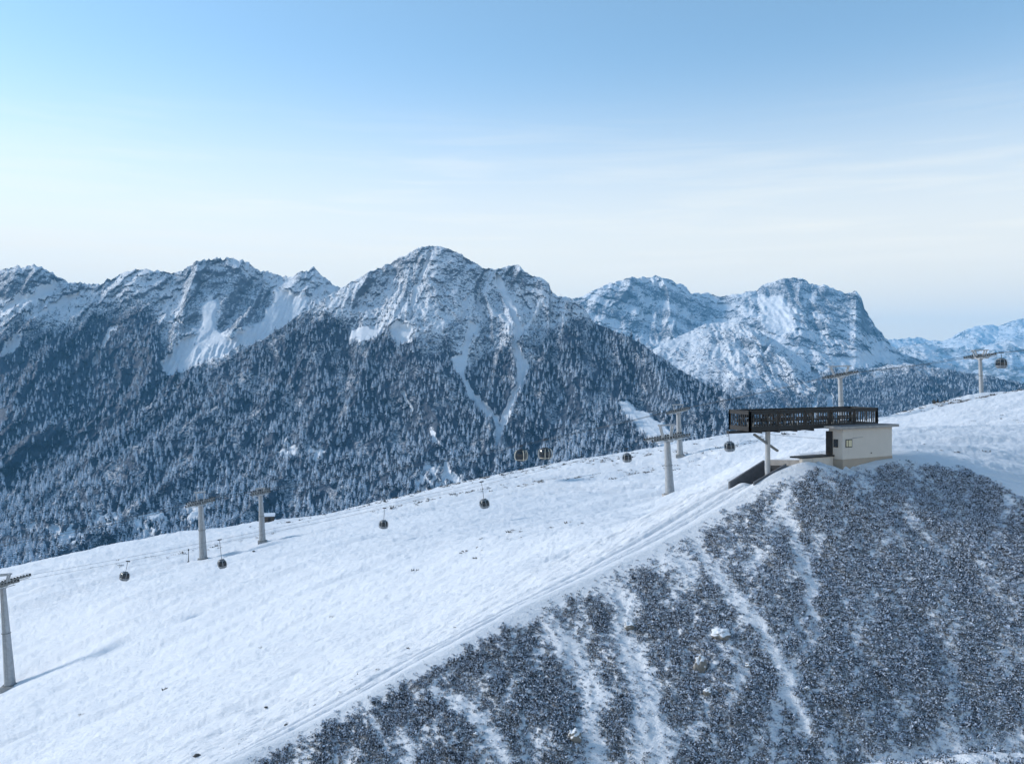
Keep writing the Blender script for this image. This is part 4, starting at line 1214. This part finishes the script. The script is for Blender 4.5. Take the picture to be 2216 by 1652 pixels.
# benches and folded chairs standing on the terrace
def bench(loc, rz, label):
    r = empty('bench', loc, rz, label, 'bench', 'timber benches on the terrace')
    for k in range(3): MB().box((-0.95, -0.22+k*0.155, 0.42), (0.95, -0.09+k*0.155, 0.46)).build('seat_slat', M['wood_dark'], r)
    for k in range(2): MB().box((-0.95, 0.25, 0.40+k*0.14), (0.95, 0.285, 0.52+k*0.14)).build('back_slat', M['wood_dark'], r)
    for sx in (-0.75, 0.75):
        m_ = MB(); m_.bar((sx,-0.18,0), (sx,-0.18,0.42), 0.06); m_.bar((sx,0.24,0), (sx,0.27,0.68), 0.06); m_.bar((sx,-0.2,0.40), (sx,0.25,0.40), 0.05); m_.build('leg_frame', M['steel_dark'], r)
    return r
rzU = math.atan2(U.y, U.x)
names = ['nearest the open left corner', 'second from the left corner', 'in the middle of the railing', 'second from the hut roof', 'over the hut roof']
for k in range(5):
    p = Fp+U*(1.5+k*2.25)+NB*(0.62)
    bench((p.x, p.y, FZ), rzU+math.pi, 'dark timber bench with its back to the front railing, '+names[k])
def chair(loc, rz, tilt, label):
    r = empty('folding_chair', loc, rz, label, 'chair', 'folded chairs on the terrace')
    for s in (-1, 1):
        MB().bar((-0.22, s*0.2, 0), (0.28, s*0.2, 0.95), 0.04).build('leg', M['wood_dark'], r)
        MB().bar((0.22, s*0.2, 0), (-0.20+tilt, s*0.2, 0.75), 0.04).build('leg', M['wood_dark'], r)
    MB().box((0.20,-0.2,0.62), (0.25,0.2,0.95)).build('back_panel', M['wood_dark'], r)
    MB().box((-0.22,-0.2,0.40), (0.2,0.2,0.44)).build('seat', M['wood_dark'], r)
    return r
for k, f in enumerate((1.1, 2.0, 3.6, 4.3, 5.2, 6.4, 8.2)):
    p = Fp+U*f+NB*(1.9+0.25*(k % 2))
    chair((p.x, p.y, FZ), rzU+(k % 3)*0.3-0.3, 0.06*(k % 2), 'dark folding chair number %s along the back of the terrace' % ('one','two','three','four','five','six','seven')[k]
          if False else ['dark folding chair closest to the left end of the terrace', 'dark folding chair behind the first bench', 'dark folding chair between the first and second bench, leftmost of a cluster',
                'dark folding chair in the middle of the cluster behind the second bench', 'dark folding chair at the right of the cluster behind the second bench',
                'dark folding chair behind the middle bench', 'dark folding chair nearest the hut end of the terrace'][k])

# ---- hut under the right end of the terrace
C0 = Vector((22.62, 60.62)); HL = 5.66
hut = empty('concrete_hut', (C0.x, C0.y, -6.0), rzU, 'low cream plastered hut with flat concrete roof under the right end of the terrace', 'hut')
# local: x along the front wall, y away from the viewer, z up from -6
zt = 6.0-3.21
def hbox(n, lo, hi, m, parent=hut, bevel=0): return MB().box(lo, hi).build(n, m, parent, bevel=bevel)
m_ = MB(); zp = 0.70
m_.box((0,0,zp), (HL,1.12,zt)); m_.box((2.8,1.125,zp), (HL,3.2,zt-0.20)); m_.build('wall', M['plaster'], hut)
m_ = MB(); m_.box((-0.015,-0.015,-1.6), (HL+0.015,1.13,zp-0.003)); m_.build('plinth', M['plinth'], hut)
m_ = MB(); m_.box((-0.55,-0.30,zt+0.003), (HL+0.42,1.12,zt+0.17)); m_.build('roof', M['concrete'], hut, bevel=0.015)
m_ = MB(); m_.box((-0.52,-0.27,zt+0.173), (HL+0.39,1.10,zt+0.185)); m_.build('roof_felt', M['concrete_dark'], hut)
w = hbox('window', (0.30,-0.035,1.50), (1.02,0.0,2.06), M['black_metal'], bevel=0.008)
hbox('pane', (0.36,-0.045,1.56), (0.52,-0.030,2.00), M['blind'], w); hbox('pane', (0.60,-0.045,1.56), (0.95,-0.030,2.00), M['blind'], w)
w.parent = hut
w2 = hbox('window', (-0.04,0.36,1.50), (0.0,0.72,2.06), M['black_metal'], bevel=0.008)
hbox('pane', (-0.05,0.42,1.56), (-0.035,0.66,2.00), M['glass_dark'], w2)
hbox('door_recess_panel', (-0.06,0.80,0.2), (0.3,1.32,zt-0.20), M['wood_dark'])  # dark box gives the shade of the door recess by its colour
MB().tube((1.05,-0.03,2.13), (2.2,-0.03,2.17), 0.018, n=8).build('conduit', M['steel'], hut)
hbox('wall_lamp', (3.15,-0.05,0.98), (3.22,0.0,1.05), M['wood'])

# ---- low wall left of the hut, with a dark cap
lw = empty('low_wall', (19.45, 59.37, -6.0), rzU, 'low cream wall with a black cap between the hut and the underpass', 'wall')
for k in range(3): MB().box((k*1.1, 0, -1.5), (k*1.1+1.08, 0.25, 0.86)).build('wall_panel', M['plaster'], lw, bevel=0.01)
MB().box((-0.06,-0.06,0.863), (3.34,1.0,0.97)).build('cap', M['black_metal'], lw, bevel=0.01)
# ---- underpass entrance
up = empty('underpass_entrance', P(1655, 1030, 61), 0, 'sunken concrete entrance with sloping side walls beneath the terrace post', 'underpass')
U0 = up.location.copy()
def wall(n, a, za, c, zc, th, zb, m):
    a, c = Vector(a), Vector(c); d = (c-a).normalized(); nn_ = Vector((-d.y, d.x))*th
    pl = [a, c, c+nn_, a+nn_]
    return MB().prism([(p.x-U0.x, p.y-U0.y) for p in pl], zb-U0.z, [za-U0.z, zc-U0.z, zc-U0.z, za-U0.z]).build(n, m, up)
q = lambda px, d: Vector(P(px, 0, d)[:2])
zv = lambda py, d: (CY-py)/F*d
wall('far_wing_wall', q(1580,61.2), zv(1043,61.2), q(1655,62.3), zv(995.5,62.3), 0.2, -9.0, M['concrete_dark'])
wall('near_wing_wall', q(1632,58.25), zv(1043,58.25), q(1702,59.0), zv(1003,59.0), 0.14, -9.0, M['concrete_dark'])
wall('back_wall', q(1657,62.35), zv(994.5,62.35), q(1738,60.3), zv(995.5,60.3), 0.3, -6.2, M['concrete'])
wall('tunnel_shade_panel', q(1658,62.25), zv(1006,62.25), q(1734,60.25), zv(1008,60.25), 0.1, -9.0, M['black_metal'])  # black panel stands for the shade inside the tunnel opening

# ------------------------------------------------------------------ timber hut on the brow, poles
p = base_of(583, 1130, 287)
th_ = empty('timber_hut', p+Vector((0,0,-0.2)), 0.25, 'small brown timber hut with snowy roof on the brow behind a slim tower', 'hut')
for k in range(6): MB().box((-1.5,-1.2,0.02+k*0.34), (1.5,1.2,0.35+k*0.34)).build('log_course', M['wood'], th_, bevel=0.03)
MB().prism([(-1.8,-1.5),(1.8,-1.5),(1.8,1.5),(-1.8,1.5)], 2.08, [2.2,2.2,2.75,2.75]).build('roof', M['wood_dark'], th_)
MB().prism([(-1.8,-1.5),(1.8,-1.5),(1.8,1.5),(-1.8,1.5)], [2.205,2.205,2.755,2.755], [2.5,2.5,3.05,3.05]).build('roof_snow', M['snow_cap'], th_, bevel=0.06)
MB().box((-0.4,-1.25,0.05), (0.4,-1.203,1.8)).build('door', M['wood_dark'], th_)
for px, py, d, h, lb in ((408,1213,226,3.4,'thin dark marker pole on the snow left of a lift tower'), (1258,1004,272,2.6,'short dark post on the brow left of the large middle tower')):
    p = base_of(px, py, d); r = empty('marker_pole', p, 0, lb, 'pole', 'marker poles in the snow')
    MB().tube((0,0,-0.5), (0,0,h), 0.11, 0.07, 8).build('pole', M['wood_dark'], r)
    MB().tube((0,0,-0.2), (0,0,0.18), 0.42, 0.3, 8).build('foot', M['wood_dark'], r)
    MB().box((-0.16,-0.05,h-0.5), (0.16,0.12,h-0.1)).build('head', M['wood_dark'], r)


# ------------------------------------------------------------------ haze: one closed box of thin air round everything
hb_ = MB().box((-13000, -3000, -721.5), (13000, 17500, 1250))
hm_ = bpy.data.materials.new('haze'); hm_.use_nodes = True
hn = hm_.node_tree.nodes; hl = hm_.node_tree.links; hn.clear()
ho = hn.new('ShaderNodeOutputMaterial'); hv = hn.new('ShaderNodeVolumePrincipled')
hv.inputs['Color'].default_value = (0.22, 0.62, 1.0, 1)
hv.inputs['Density'].default_value = HAZE_DENSITY
hv.inputs['Anisotropy'].default_value = 0.0
hl.new(hv.outputs[0], ho.inputs['Volume'])
hz_o = hb_.build('haze', hm_)
tag(hz_o, kind='stuff')
